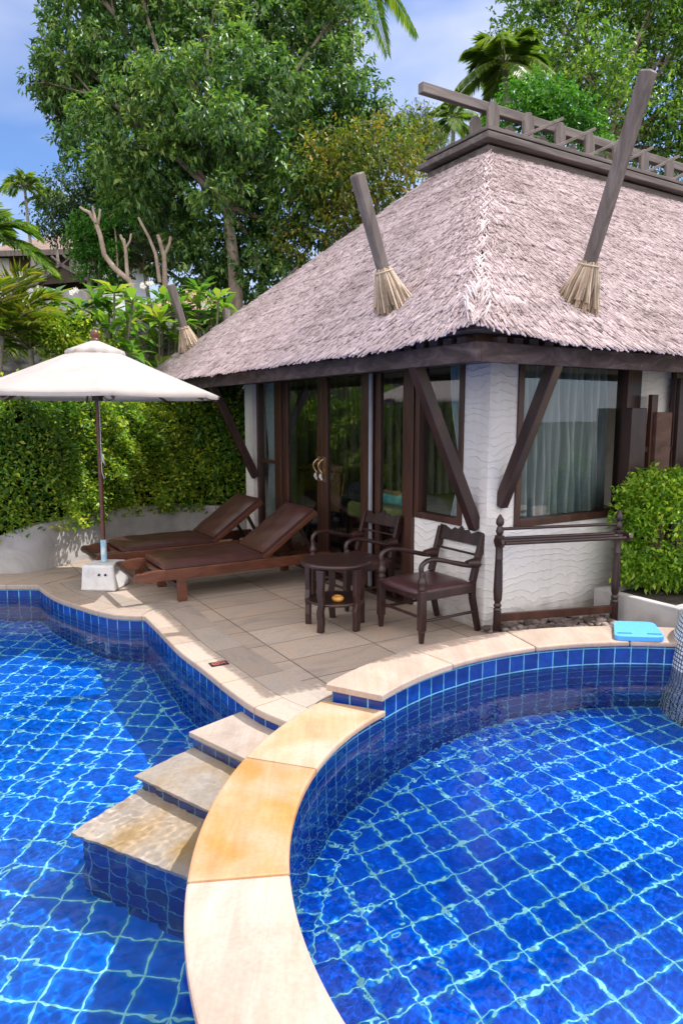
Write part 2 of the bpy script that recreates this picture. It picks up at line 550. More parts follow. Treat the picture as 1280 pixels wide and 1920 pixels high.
bump(nt, b, ha.outputs[0], .6, .016)
nc = N(nt, 'ShaderNodeTexNoise', Scale=1.6, Detail=6.0); nt.links.new(v, nc.inputs['Vector'])
cc = ramp(nt, nc.outputs[0], [(.3, (.66, .64, .625)), (.7, (.78, .76, .745))])
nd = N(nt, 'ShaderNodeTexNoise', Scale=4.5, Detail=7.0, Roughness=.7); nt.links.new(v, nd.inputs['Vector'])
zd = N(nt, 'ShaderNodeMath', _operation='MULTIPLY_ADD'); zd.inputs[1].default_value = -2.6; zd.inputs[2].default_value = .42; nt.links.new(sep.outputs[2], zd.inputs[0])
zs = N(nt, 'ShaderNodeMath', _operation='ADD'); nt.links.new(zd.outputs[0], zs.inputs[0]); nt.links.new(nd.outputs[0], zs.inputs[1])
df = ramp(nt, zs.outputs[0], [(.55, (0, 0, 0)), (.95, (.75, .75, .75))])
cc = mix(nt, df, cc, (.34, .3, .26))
ns = N(nt, 'ShaderNodeTexNoise', Scale=1.0, Detail=6.0); nt.links.new(coords(nt, (7, 7, .8)), ns.inputs['Vector'])
st_ = ramp(nt, ns.outputs[0], [(.3, (.88, .86, .85)), (.5, (1, 1, 1))])
cc = mix(nt, .8, cc, st_, 'MULTIPLY')
nt.links.new(cc, b.inputs['Base Color'])
b.inputs['Roughness'].default_value = .85
M['stucco'] = m

# thatch straws
m, nt, b, out = newmat('thatch_straw')
g = nt.nodes.new('ShaderNodeNewGeometry')
v = coords(nt, (1.3, 1.3, 1.3))
n1 = N(nt, 'ShaderNodeTexNoise', Scale=1.0, Detail=5.0, Roughness=.65)
nt.links.new(v, n1.inputs['Vector'])
cc = ramp(nt, g.outputs['Random Per Island'], [(0, (.25, .19, .195)), (.12, (.5, .405, .41)), (.6, (.65, .54, .555)), (1, (.75, .64, .655))])
dd = ramp(nt, n1.outputs[0], [(.3, (.72, .69, .68)), (.55, (1, 1, 1))])
cc = mix(nt, 1.0, cc, dd, 'MULTIPLY')
nt.links.new(cc, b.inputs['Base Color'])
b.inputs['Roughness'].default_value = .8
b.inputs['Specular IOR Level'].default_value = .25
M['thatch'] = m
M['thatch_base'] = noise_mat('thatch_underlay', [(.3, (.05, .038, .036)), (.7, (.12, .095, .09))], (20, 20, 20), .95, 4, 0, .3)

# window glass
m, nt, b, out = newmat('window_glass')
tr = nt.nodes.new('ShaderNodeBsdfTransparent'); tr.inputs[0].default_value = (.96, .98, .975, 1)
gl = nt.nodes.new('ShaderNodeBsdfGlossy'); gl.inputs['Roughness'].default_value = 0.0
fz = N(nt, 'ShaderNodeFresnel', IOR=1.55)
ad = N(nt, 'ShaderNodeMath', _operation='MULTIPLY_ADD'); ad.inputs[1].default_value = 1.7; ad.inputs[2].default_value = .03
nt.links.new(fz.outputs[0], ad.inputs[0])
ms = nt.nodes.new('ShaderNodeMixShader')
nt.links.new(ad.outputs[0], ms.inputs[0]); nt.links.new(tr.outputs[0], ms.inputs[1]); nt.links.new(gl.outputs[0], ms.inputs[2])
nt.links.new(ms.outputs[0], out.inputs[0])
M['glass'] = m

# pool water
m, nt, b, out = newmat('pool_water')
gl = nt.nodes.new('ShaderNodeBsdfGlass')
gl.inputs['Color'].default_value = (.965, .99, 1, 1)
gl.inputs['Roughness'].default_value = 0
gl.inputs['IOR'].default_value = 1.333
nt.links.new(gl.outputs[0], out.inputs[0])
M['water'] = m

GROUT = (.26, .7, .76)
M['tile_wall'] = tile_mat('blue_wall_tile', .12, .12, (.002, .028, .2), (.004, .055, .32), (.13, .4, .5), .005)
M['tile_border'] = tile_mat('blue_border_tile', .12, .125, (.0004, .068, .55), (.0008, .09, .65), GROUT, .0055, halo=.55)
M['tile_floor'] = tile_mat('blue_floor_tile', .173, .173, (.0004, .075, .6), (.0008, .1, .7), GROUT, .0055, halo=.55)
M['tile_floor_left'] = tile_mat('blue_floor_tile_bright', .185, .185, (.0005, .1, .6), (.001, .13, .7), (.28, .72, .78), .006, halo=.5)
M['mosaic'] = tile_mat('white_mosaic', .03, .03, (.55, .6, .66), (.72, .76, .8), (.06, .08, .1), .005, .2, .0006)

M['stone_cream'] = sandstone('cream_sandstone', (.36, .275, .22), (.43, .34, .28), (.49, .405, .345), 1.6)
M['stone_pink'] = sandstone('pinkish_sandstone', (.38, .285, .23), (.45, .35, .295), (.5, .41, .355), 1.3)
M['stone_orange'] = sandstone('orange_sandstone', (.42, .175, .05), (.47, .225, .075), (.49, .29, .15), 1.5, blotch=(.46, .29, .19))
M['stone_mixed'] = sandstone('honey_sandstone', (.44, .3, .19), (.46, .29, .16), (.5, .27, .1), 1.4, blotch=(.48, .36, .28))
M['stone_tread'] = sandstone('veined_tread_stone', (.31, .25, .21), (.38, .32, .28), (.44, .38, .33), 2.0, .55, (1, 1, 1))
M['stone_tread_wet'] = sandstone('wet_tread_stone', (.5, .41, .34), (.6, .51, .44), (.66, .58, .51), 2.2, .5, (1, 1, 1), blotch=(.5, .31, .12))
M['stone_cream'].node_tree.nodes['Principled BSDF'].inputs['Roughness'].default_value = .55

# paving
def paving(name, bw, bh, rotz, which, c1, c2, mortar, warm, ms=.006, offset=0.0):
    m, nt, b, out = newmat(name)
    v = coords(nt, (1, 1, 1), (0, 0, rotz), which)
    br = nt.nodes.new('ShaderNodeTexBrick')
    br.offset = offset; br.squash = 1
    br.inputs['Scale'].default_value = 1
    br.inputs['Brick Width'].default_value = bw
    br.inputs['Row Height'].default_value = bh
    br.inputs['Mortar Size'].default_value = ms
    br.inputs['Mortar Smooth'].default_value = .2
    br.inputs['Bias'].default_value = 0
    br.inputs['Color1'].default_value = (*c1, 1)
    br.inputs['Color2'].default_value = (*c2, 1)
    br.inputs['Mortar'].default_value = (*mortar, 1)
    nt.links.new(v, br.inputs['Vector'])
    n = N(nt, 'ShaderNodeTexNoise', Scale=1.5, Detail=8.0, Roughness=.65, Distortion=1.5)
    mp = nt.nodes.new('ShaderNodeMapping'); mp.inputs['Scale'].default_value = (1, 3.2, 1)
    nt.links.new(v, mp.inputs[0]); nt.links.new(mp.outputs[0], n.inputs['Vector'])
    t = ramp(nt, n.outputs[0], [(.28, (.72, .72, .76)), (.5, (1, 1, 1)), (.7, warm)])
    c = mix(nt, 1.0, br.outputs['Color'], t, 'MULTIPLY')
    n2 = N(nt, 'ShaderNodeTexNoise', Scale=45.0, Detail=4.0); nt.links.new(v, n2.inputs['Vector'])
    t2 = ramp(nt, n2.outputs[0], [(.3, (.9, .9, .9)), (.7, (1.06, 1.06, 1.06))])
    c = mix(nt, 1.0, c, t2, 'MULTIPLY')
    nt.links.new(c, b.inputs['Base Color'])
    b.inputs['Roughness'].default_value = .6
    b.inputs['Specular IOR Level'].default_value = .35
    inv = N(nt, 'ShaderNodeMath', _operation='MULTIPLY_ADD'); inv.inputs[1].default_value = -1; inv.inputs[2].default_value = 1
    nt.links.new(br.outputs['Fac'], inv.inputs[0])
    mm = N(nt, 'ShaderNodeMath', _operation='MULTIPLY_ADD'); mm.inputs[1].default_value = .3
    nt.links.new(n2.outputs[0], mm.inputs[0]); nt.links.new(inv.outputs[0], mm.inputs[2])
    bump(nt, b, mm.outputs[0], .5, .004)
    return m

BROT = math.atan2(.522, .853)
M['paving'] = paving('sandstone_paving', .38, .73, -BROT + PI / 2 * 0 + PI / 2 * 0, 'Object', (.33, .265, .215), (.42, .345, .285), (.15, .12, .1), (1.12, .98, .86))
# the slabs' long side runs along the facade: swap the axes of the brick grid
M['paving'].node_tree.nodes['Brick Texture'].inputs['Brick Width'].default_value = .73
M['paving'].node_tree.nodes['Brick Texture'].inputs['Row Height'].default_value = .39
M['coping'] = paving('coping_stone', .46, .6, 0, 'UV', (.34, .27, .22), (.43, .355, .3), (.19, .15, .125), (1.06, .98, .88), .004)
M['coping_b'] = paving('coping_inner_stone', .62, .6, 0, 'UV', (.3, .25, .21), (.39, .335, .29), (.16, .13, .11), (1.08, .98, .88), .004)

# retaining wall of dark stones
m, nt, b, out = newmat('dark_rubble_stone')
v = coords(nt, (4, 4, 6))
vo = N(nt, 'ShaderNodeTexVoronoi', Scale=1.0); nt.links.new(v, vo.inputs['Vector'])
n1 = N(nt, 'ShaderNodeTexNoise', Scale=2.0, Detail=7.0); nt.links.new(v, n1.inputs['Vector'])
cc = ramp(nt, n1.outputs[0], [(.3, (.05, .05, .05)), (.55, (.13, .125, .12)), (.75, (.25, .24, .235))])
dk = ramp(nt, vo.outputs['Distance'], [(.3, (1, 1, 1)), (.75, (.35, .35, .35))])
cc = mix(nt, 1.0, cc, dk, 'MULTIPLY')
nt.links.new(cc, b.inputs['Base Color']); b.inputs['Roughness'].default_value = .9
iv = N(nt, 'ShaderNodeMath', _operation='SUBTRACT'); iv.inputs[0].default_value = 1; nt.links.new(vo.outputs['Distance'], iv.inputs[1])
bump(nt, b, iv.outputs[0], 1.0, .06)
M['rubble'] = m

M['ground'] = noise_mat('earth_and_litter', [(.3, (.03, .035, .015)), (.55, (.06, .065, .03)), (.8, (.13, .1, .06))], (1.2, 1.2, 1.2), .95, 8, 0, .6, .05, .2)
M['pebble'] = noise_mat('brown_pebble', [(.3, (.11, .085, .075)), (.6, (.2, .16, .145)), (.8, (.3, .25, .23))], (6, 6, 6), .7, 4, 0, .2, .01, .3, island=.55)
M['rattan'] = noise_mat('rattan', [(.35, (.16, .09, .04)), (.65, (.42, .27, .13))], (60, 60, 60), .6, 2, 0, .5, .004, .3)

# leaves
M['leaf_main'] = leaf_mat('dark_broadleaf', [(0, (.013, .034, .012)), (.35, (.025, .064, .018)), (.7, (.052, .108, .026)), (1, (.12, .165, .04))], .36, .4, .5, gain=2.45)
M['leaf_yellow'] = leaf_mat('yellowing_leaf', [(0, (.035, .07, .014)), (.45, (.085, .135, .02)), (.8, (.15, .17, .025)), (1, (.27, .18, .03))], .45, .4, gain=1.3)
M['leaf_feather'] = leaf_mat('dull_dark_leaf', [(0, (.014, .035, .016)), (.5, (.025, .06, .024)), (1, (.055, .1, .035))], .5, .3, gain=1.5)
M['leaf_right'] = leaf_mat('mid_green_leaf', [(0, (.018, .05, .012)), (.45, (.045, .1, .018)), (.8, (.085, .15, .025)), (1, (.14, .2, .04))], .4, .4, gain=2.0)
M['leaf_bright'] = leaf_mat('fresh_green_leaf', [(0, (.02, .085, .014)), (.5, (.045, .16, .02)), (1, (.1, .24, .035))], .38, .4, gain=1.35)
M['leaf_lime'] = leaf_mat('lime_leaf', [(0, (.05, .12, .014)), (.4, (.11, .21, .018)), (.8, (.2, .31, .03)), (1, (.36, .4, .05))], .36, .44, gain=1.85)
M['leaf_hedge'] = leaf_mat('hedge_leaf', [(0, (.025, .075, .01)), (.35, (.062, .125, .013)), (.7, (.13, .19, .017)), (1, (.26, .28, .03))], .36, .42, gain=2.15)
M['leaf_plum'] = leaf_mat('plumeria_leaf', [(0, (.04, .12, .02)), (.45, (.09, .2, .03)), (.8, (.16, .27, .04)), (1, (.26, .3, .05))], .25, .4, .6, gain=1.4)
M['leaf_palm'] = leaf_mat('palm_leaflet', [(0, (.03, .075, .012)), (.5, (.075, .14, .02)), (1, (.16, .21, .035))], .36, .4, .5, gain=1.6)
M['leaf_areca'] = leaf_mat('yellow_green_leaflet', [(0, (.05, .1, .012)), (.4, (.12, .19, .02)), (.8, (.22, .28, .035)), (1, (.34, .3, .05))], .35, .42, .5)
M['leaf_grey'] = leaf_mat('grey_green_needle', [(0, (.06, .1, .06)), (.5, (.11, .16, .09)), (1, (.18, .22, .12))], .6, .4)

# ------------------------------------------------------------------ plane geometry helpers
def catmull(pts, n=8):
    out = []
    P = [Vector((p[0], p[1])) for p in pts]
    for i in range(len(P) - 1):
        p0 = P[i - 1] if i > 0 else 2 * P[0] - P[1]
        p1, p2 = P[i], P[i + 1]
        p3 = P[i + 2] if i + 2 < len(P) else 2 * P[-1] - P[-2]
        for k in range(n):
            t = k / n
            q = .5 * ((2 * p1) + (p2 - p0) * t + (2 * p0 - 5 * p1 + 4 * p2 - p3) * t * t + (3 * p1 - p0 - 3 * p2 + p3) * t ** 3)
            out.append((q.x, q.y))
    out.append((P[-1].x, P[-1].y))
    return out


def arc(c, r, a0, a1, n=24):
    return [(c[0] + r * math.cos(R(a0 + (a1 - a0) * i / n)), c[1] + r * math.sin(R(a0 + (a1 - a0) * i / n))) for i in range(n + 1)]


def offset(pts, d, closed=False):
    """move the polyline to its left by d"""
    n = len(pts)
    out = []
    for i, p in enumerate(pts):
        a = pts[i - 1] if (i > 0 or closed) else p
        b = pts[(i + 1) % n] if (i < n - 1 or closed) else p
        na = Vector((-(p[1] - a[1]), p[0] - a[0]))
        nb = Vector((-(b[1] - p[1]), b[0] - p[0]))
        if na.length > 1e-9: na.normalize()
        if nb.length > 1e-9: nb.normalize()
        s = na + nb
        if s.length < 1e-9: s = na
        s.normalize()
        ref = na if na.length > .5 else nb
        k = max(.5, s.dot(ref))
        out.append((p[0] + s.x * d / k, p[1] + s.y * d / k))
    return out


def arclen(pts):
    t = [0.0]
    for a, b in zip(pts, pts[1:]):
        t.append(t[-1] + math.hypot(b[0] - a[0], b[1] - a[1]))
    return t


def uv_mesh(name, verts, faces, uvs, mat, parent=None):
    """faces with per-corner uvs"""
    me = bpy.data.meshes.new(name)
    me.from_pydata([tuple(v) for v in verts], [], faces)
    me.update()
    l = me.uv_layers.new(name='UVMap')
    flat = []
    for u in uvs:
        for c in u: flat += [c[0], c[1]]
    l.data.foreach_set('uv', flat)
    return link_mesh(name, me, mat, parent)


def wall_strip(name, pts, z0, z1, mat, parent=None, ztop=None, flip=False):
    t = arclen(pts)
    ztop = z1 if ztop is None else ztop
    vs, fs, us = [], [], []
    for i, p in enumerate(pts):
        vs += [(p[0], p[1], z0), (p[0], p[1], z1)]
    for i in range(len(pts) - 1):
        f = (2 * i, 2 * i + 2, 2 * i + 3, 2 * i + 1)
        u = [(t[i], z0 - ztop), (t[i + 1], z0 - ztop), (t[i + 1], z1 - ztop), (t[i], z1 - ztop)]
        if flip: f = f[::-1]; u = u[::-1]
        fs.append(f); us.append(u)
    return uv_mesh(name, vs, fs, us, mat, parent)


def strip_solid(name, A, B, z0, z1, mat, parent=None, cross=None, bev=.006, u0=0.0):
    """a slab between polyline A (inner) and B (outer)"""
    n = len(A)
    t = arclen(A)
    vs = []
    for a, b in zip(A, B):
        vs += [(a[0], a[1], z0), (a[0], a[1], z1), (b[0], b[1], z1), (b[0], b[1], z0)]
    fs, us = [], []
    for i in range(n - 1):
        w = math.hypot(A[i][0] - B[i][0], A[i][1] - B[i][1])
        k, l = 4 * i, 4 * i + 4
        s, e = t[i] + u0, t[i + 1] + u0
        for (p, q, ra, rb) in ((1, 2, .02, w), (2, 3, w, w + .01), (3, 0, w, .02), (0, 1, .01, .02)):
            fs.append((k + p, l + p, l + q, k + q)[::-1])
            us.append([(s, ra), (e, ra), (e, rb), (s, rb)][::-1])
    fs.append((0, 1, 2, 3)); us.append([(u0 + .01, .02)] * 4)
    k = 4 * (n - 1)
    fs.append((k + 3, k + 2, k + 1, k)); us.append([(t[-1] + u0 - .01, .02)] * 4)
    o = uv_mesh(name, vs, fs, us, mat, parent)
    bm = bmesh.new(); bm.from_mesh(o.data); bmesh.ops.recalc_face_normals(bm, faces=bm.faces); bm.to_mesh(o.data); bm.free()
    if bev: bevel(o, bev, 2, 50)
    return o


def poly_sheet(name, pts, z, mat, parent=None, rot=0.0, down=False):
    tri = tessellate_polygon([[Vector((p[0], p[1], 0)) for p in pts]])
    vs = [(p[0], p[1], z) for p in pts]
    fs, us = [], []
    c, s = math.cos(rot), math.sin(rot)
    for a, b, d in tri:
        cr = (pts[b][0] - pts[a][0]) * (pts[d][1] - pts[a][1]) - (pts[d][0] - pts[a][0]) * (pts[b][1] - pts[a][1])
        if cr < 0: a, b, d = a, d, b
        fs.append((a, b, d))
        us.append([(pts[i][0] * c + pts[i][1] * s, -pts[i][0] * s + pts[i][1] * c) for i in (a, b, d)])
    return uv_mesh(name, vs, fs, us, mat, parent)


def inside(poly, X, Y):
    res = np.zeros(X.shape, bool)
    n = len(poly)
    for i in range(n):
        x1, y1 = poly[i]; x2, y2 = poly[(i + 1) % n]
        if y1 == y2: continue
        c = ((y1 > Y) != (y2 > Y)) & (X < (x2 - x1) * (Y - y1) / (y2 - y1) + x1)
        res ^= c
    return res


def receiver(*obs):
    for o in obs: o.cycles.is_caustics_receiver = True


# ------------------------------------------------------------------ pools
ZDECK = 0.0
LOW_TOP, UP_TOP = .02, .125           # tops of the low divider and of the raised ledge
WL, WR = -.128, -.062                 # water levels
FL, FR = -1.0, -.9                    # floors
CL, RLi, RLo = (1.65, 2.655), 1.873, 2.248
CU, RUi, RUo = (2.108, 2.58), 2.28, 2.652

edge_a = [(-9.0, 7.02), (-6.0, 7.02), (-3.14, 7.02)]
edge_b = catmull([(-3.14, 7.02), (-2.945, 6.757), (-2.72, 6.5), (-2.439, 6.264), (-2.2, 6.075), (-1.98, 5.955), (-1.72, 5.917)], 6)
edge_c = catmull([(-1.72, 5.917), (-1.502, 5.532), (-1.205, 5.007), (-.924, 4.589), (-.728, 4.286), (-.519, 3.995), (-.309, 3.795), (-.12, 3.64)], 6)
deck_edge = edge_a + edge_b[1:] + edge_c[1:]

# ---- left pool
wall_in = 0.02
ring_out_wall = arc(CL, RLo - .03, 150.5, 232, 40)
left_poly = [p for p in deck_edge[:-6]] + ring_out_wall + [(.2, -3.0), (-9.0, -3.0)]
LB = empty('pool_basin'); tag(LB, kind='structure')
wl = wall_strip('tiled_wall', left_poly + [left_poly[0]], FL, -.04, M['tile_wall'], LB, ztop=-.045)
lin = offset(left_poly, -.125, True)
fl = poly_sheet('tiled_floor', lin, FL, M['tile_floor_left'], LB, rot=R(-5.5))
ta = arclen(left_poly + [left_poly[0]])
vs, fs, us = [], [], []
npz = len(left_poly)
for i in range(npz):
    j = (i + 1) % npz
    b0 = len(vs)
    vs += [(*left_poly[i], FL), (*left_poly[j], FL), (*lin[j], FL), (*lin[i], FL)]
    fs.append((b0, b0 + 3, b0 + 2, b0 + 1)); us.append([(ta[i], 0), (ta[i], .125), (ta[i + 1], .125), (ta[i + 1], 0)])
fb = uv_mesh('border_tiles', vs, fs, us, M['tile_border'], LB)
receiver(wl, fl, fb)

# ---- right pool
a0 = math.degrees(math.atan2(3.905 - CL[1], .246 - CL[0]))
right_poly = arc(CL, RLi + .015, a0, 270, 56) + arc(CU, RUi + .015, 276, 360 + 146.0, 90)[:-1]
RB = empty('spa_basin'); tag(RB, kind='structure')
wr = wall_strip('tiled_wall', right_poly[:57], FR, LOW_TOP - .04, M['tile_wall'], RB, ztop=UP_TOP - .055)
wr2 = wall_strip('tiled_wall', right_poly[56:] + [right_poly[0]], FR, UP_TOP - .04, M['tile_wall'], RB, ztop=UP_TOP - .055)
receiver(wr2)
rin = offset(right_poly, .125, True)
fr_ = poly_sheet('tiled_floor', rin, FR, M['tile_floor'], RB, rot=R(26.3))
ta = arclen(right_poly + [right_poly[0]])
vs, fs, us = [], [], []
npz = len(right_poly)
for i in range(npz):
    j = (i + 1) % npz
    b0 = len(vs)
    vs += [(*right_poly[i], FR), (*right_poly[j], FR), (*rin[j], FR), (*rin[i], FR)]
    fs.append((b0, b0 + 1, b0 + 2, b0 + 3)); us.append([(ta[i], 0), (ta[i + 1], 0), (ta[i + 1], .125), (ta[i], .125)])
fbr = uv_mesh('border_tiles', vs, fs, us, M['tile_border'], RB)
receiver(wr, fr_, fbr)


# ---- water sheets: a grid with travelling ripples, cut to the basin
def ripples(X, Y, comps, seed, mod):
    r = np.random.default_rng(seed)
    Z = np.zeros_like(X)
    A = .55 + .45 * np.sin(X * 1.7 + 1.3 * np.sin(Y * 1.1 + seed)) * np.sin(Y * 1.9 + 1.1 * np.sin(X * 1.3))
    for lam, amp, nd in comps:
        for _ in range(nd):
            th = r.uniform(0, 2 * PI)
            k = 2 * PI / (lam * r.uniform(.75, 1.3))
            ph = r.uniform(0, 2 * PI)
            wx = .35 * lam * np.sin(2 * PI * Y / (lam * 3.1) + ph)
            wy = .35 * lam * np.sin(2 * PI * X / (lam * 2.7) + ph * 2)
            Z += amp / math.sqrt(nd) * np.sin(k * (math.cos(th) * (X + wx) + math.sin(th) * (Y + wy)) + ph)
    return Z * (1 - mod + mod * A * 1.6)


def water_sheet(name, poly, z, xs, ys, comps, seed, mod):
    X, Y = np.meshgrid(xs, ys, indexing='ij')
    Z = z + ripples(X, Y, comps, seed, mod)
    nx, ny = X.shape
    I = np.arange(nx * ny).reshape(nx, ny)
    cx = (X[:-1, :-1] + X[1:, 1:]) / 2
    cy = (Y[:-1, :-1] + Y[1:, 1:]) / 2
    keep = inside(poly, cx, cy)
    F = np.stack([I[:-1, :-1], I[1:, :-1], I[1:, 1:], I[:-1, 1:]], -1)[keep]
    used, inv = np.unique(F, return_inverse=True)
    V = np.stack([X, Y, Z], -1).reshape(-1, 3)[used]
    o = np_mesh(name, V, inv.reshape(F.shape), M['water'], None, True)
    tag(o, kind='structure')
    o.cycles.is_caustics_caster = True
    return o


xsr = np.concatenate([np.linspace(-.4, 2.75, 430), np.linspace(2.8, 4.7, 40)])
ysr = np.concatenate([np.linspace(.2, 1.2, 30), np.linspace(1.22, 5.0, 500)])
water_sheet('spa_water', offset(right_poly, -.03, True), WR, xsr, ysr,
            [(1.3, .0011, 3), (.5, .00045, 4), (.22, .00025, 6), (.1, .0002, 8), (.05, .00024, 12), (.034, .00016, 12)], 3, .75)
xsl = np.concatenate([np.linspace(-9.1, -4.6, 60), np.linspace(-4.55, .4, 420)])
ysl = np.concatenate([np.linspace(-3.1, 1.1, 60), np.linspace(1.12, 7.1, 500)])
water_sheet('pool_water', offset(left_poly, .03, True), WL, xsl, ysl,
            [(1.6, .0014, 3), (.6, .0008, 4), (.26, .0004, 6), (.12, .00032, 9), (.055, .00034, 12)], 5, .85)

# ---- terrace (stone deck) and its two coping courses
deck_poly = list(deck_edge) + arc(CU, 2.5, 149, 20, 40) + [(9.5, 3.4), (9.5, 13.5), (-2.0, 13.5), (-4.2, 9.4), (-9.0, 7.75)]
dk = poly_sheet('terrace', offset(deck_edge, .1)[:-1] + deck_poly[len(deck_edge):], ZDECK, M['paving'])
tag(dk, kind='structure')
ce = edge_a[:1] + edge_a[1:] + edge_b[1:] + edge_c[1:]
main = edge_b + edge_c[1:]
cp = strip_solid('pool_coping', offset(main, -.022), offset(main, .2), -.042, .008, M['coping'], None, bev=.012)
tag(cp, kind='structure')
cp2 = strip_solid('terrace_border', offset(main, .2), offset(main, .44), -.02, .0045, M['coping_b'], None, bev=0)
tag(cp2, kind='structure')
cp3 = strip_solid('pool_coping', [(p[0], p[1] - .02) for p in edge_a], [(p[0] + (.25 if p[0] > -4 else 0), p[1] + .5) for p in edge_a], -.042, .012, M['coping'], None, bev=.012)
tag(cp3, kind='structure')
# ---- divider wall between the pools (low) and raised ledge round the spa
DW = empty('pool_divider', (CL[0], CL[1], 0), label='low curved sandstone wall dividing the two pools, with one orange slab', cat='pool wall')


def loc(pts, c): return [(p[0] - c[0], p[1] - c[1]) for p in pts]


joints = [(138.3, 162.4, 'stone_mixed', None), (162.4, 187.2, 'stone_orange', 'bright orange sandstone slab'), (187.2, 214, 'stone_pink', None), (214, 242, 'stone_cream', None), (242, 272, 'stone_pink', None)]
for i, (p, q, mt, lb) in enumerate(joints):
    A = loc(arc(CL, RLi - .012, p + .09, q - .09, 18), CL)
    B = loc(arc(CL, RLo, p + .09, q - .09, 18), CL)
    if i == 0:
        A = loc(arc(CL, RLi - .012, 138.1, q - .09, 18), CL); B = loc(arc(CL, RLo, 141.6, q - .09, 18), CL)
    o = strip_solid('coping_slab', A, B, LOW_TOP - .04, LOW_TOP, M[mt], DW, bev=.011)
    if lb: tag(o, lb)
o = strip_solid('core', loc(arc(CL, RLi + .03, 139.6, 272, 50), CL), loc(arc(CL, RLo - .034, 139.6, 272, 50), CL), -1.0, LOW_TOP - .04, M['concrete'], DW, bev=0)
UL = empty('spa_ledge', (CU[0], CU[1], 0), label='raised curved ledge of pale sandstone slabs round the right-hand pool', cat='pool wall')
ang = [147.0, 127.2, 108.7, 90.2, 71.6, 53, 34, 15, -4, -24, -44, -64, -84]
for i, (p, q) in enumerate(zip(ang, ang[1:])):
    A = loc(arc(CU, RUi - .012, p - .09, q + .09, 16), CU)
    B = loc(arc(CU, RUo, p - .09, q + .09, 16), CU)
    if i == 0:
        A[0] = (.236 - CU[0], 3.868 - CU[1]); B[0] = (-.095 - CU[0], 4.04 - CU[1])
    o = strip_solid('coping_slab', A, B, UP_TOP - .04, UP_TOP, M['stone_pink' if i % 2 else 'stone_cream'], UL, bev=.012)
o = strip_solid('core', loc(arc(CU, RUi + .02, 143.5, -84, 90), CU), loc(arc(CU, RUo - .035, 144.5, -84, 90), CU), -1.0, UP_TOP - .041, M['concrete'], UL, bev=0)
# tiled end face of the ledge and its tiled outer skirt
e0 = (-.055 - CU[0], 4.045 - CU[1]); e1 = (.2445 - CU[0], 3.893 - CU[1])
wall_strip('end_tiles', [e0, e1], -.05, UP_TOP - .04, M['tile_wall'], UL, ztop=UP_TOP - .16)
wall_strip('outer_skirt', loc(arc(CU, RUo - .028, 145.6, 20, 60), CU), -.05, UP_TOP - .04, M['stone_cream'], UL)

# ---- steps into the left pool
ST = empty('pool_steps', (-.7, 3.6, -.5), label='three sandstone steps going down into the left pool beside the divider', cat='steps')
so = Vector((-.7, 3.6, -.5))
treads = [([(-.614, 4.165), (-.901, 3.858), (-.47, 3.49), (-.24, 3.76)], -.095, 'stone_tread'),
          ([(-.855, 3.88), (-1.13, 3.528), (-.56, 3.13), (-.42, 3.55)], -.262, 'stone_tread_wet'),
          ([(-1.09, 3.53), (-1.327, 3.133), (-.57, 2.765), (-.5, 3.2)], -.412, 'stone_tread_wet')]
for pl, z, mt in treads:
    mb = MB(); mb.prism([(p[0] - so.x, p[1] - so.y) for p in pl][::-1], z - .032 - so.z, z - so.z)
    o = mb.build('tread', M[mt], ST, .006); receiver(o)
    cx = (-.33, 3.3)
    q = [pl[0], pl[1], pl[2]]
    q = [(p[0] * .94 + .06 * -.42, p[1] * .94 + .06 * 3.62 if z > -.2 else p[1] * .95 + .05 * 3.45) for p in q]
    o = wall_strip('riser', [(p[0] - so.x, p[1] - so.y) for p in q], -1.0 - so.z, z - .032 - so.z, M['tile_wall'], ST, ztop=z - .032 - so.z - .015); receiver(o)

# depth mark tile in the coping
mb = MB()
dm = empty('depth_mark', (-.868, 4.705, .0085), R(28), 'small black tile with a faded red symbol set in the pool coping', 'marker tile')
dm.scale = (.85, .85, 1)
mb.box((-.075, -.05, -.002), (.075, .05, .004)); mb.build('plate', M['black'], dm, .001)
mb = MB()
pts = [(.028 * math.cos(a), .028 * math.sin(a)) for a in np.linspace(0, 2 * PI, 20)]
for a, b in zip(pts, pts[1:]): mb.bar((a[0] - .028, a[1], .0052), (b[0] - .028, b[1], .0052), .011, .002)
mb.bar((-.05, -.02, .0054), (-.006, .022, .0054), .01, .002)
mb.bar((.012, .022, .0052), (.06, -.022, .0052), .012, .002); mb.bar((.012, -.022, .0053), (.06, .02, .0053), .012, .002)
mb.bar((.01, .03, .0052), (.062, .03, .0052), .01, .002)
mb.build('red_mark', M['sign_red'], dm)

# ------------------------------------------------------------------ the villa
CX = Vector((1.162, 5.489, 0))
VILLA = empty('pool_villa', CX, BROT, 'white stucco villa with grey thatched hip roof and glazed terrace front', 'villa')
VM = Matrix.Translation(CX) @ Matrix.Rotation(BROT, 4, 'Z')


def vw(u, v, z=0): return VM @ Vector((u, v, z))


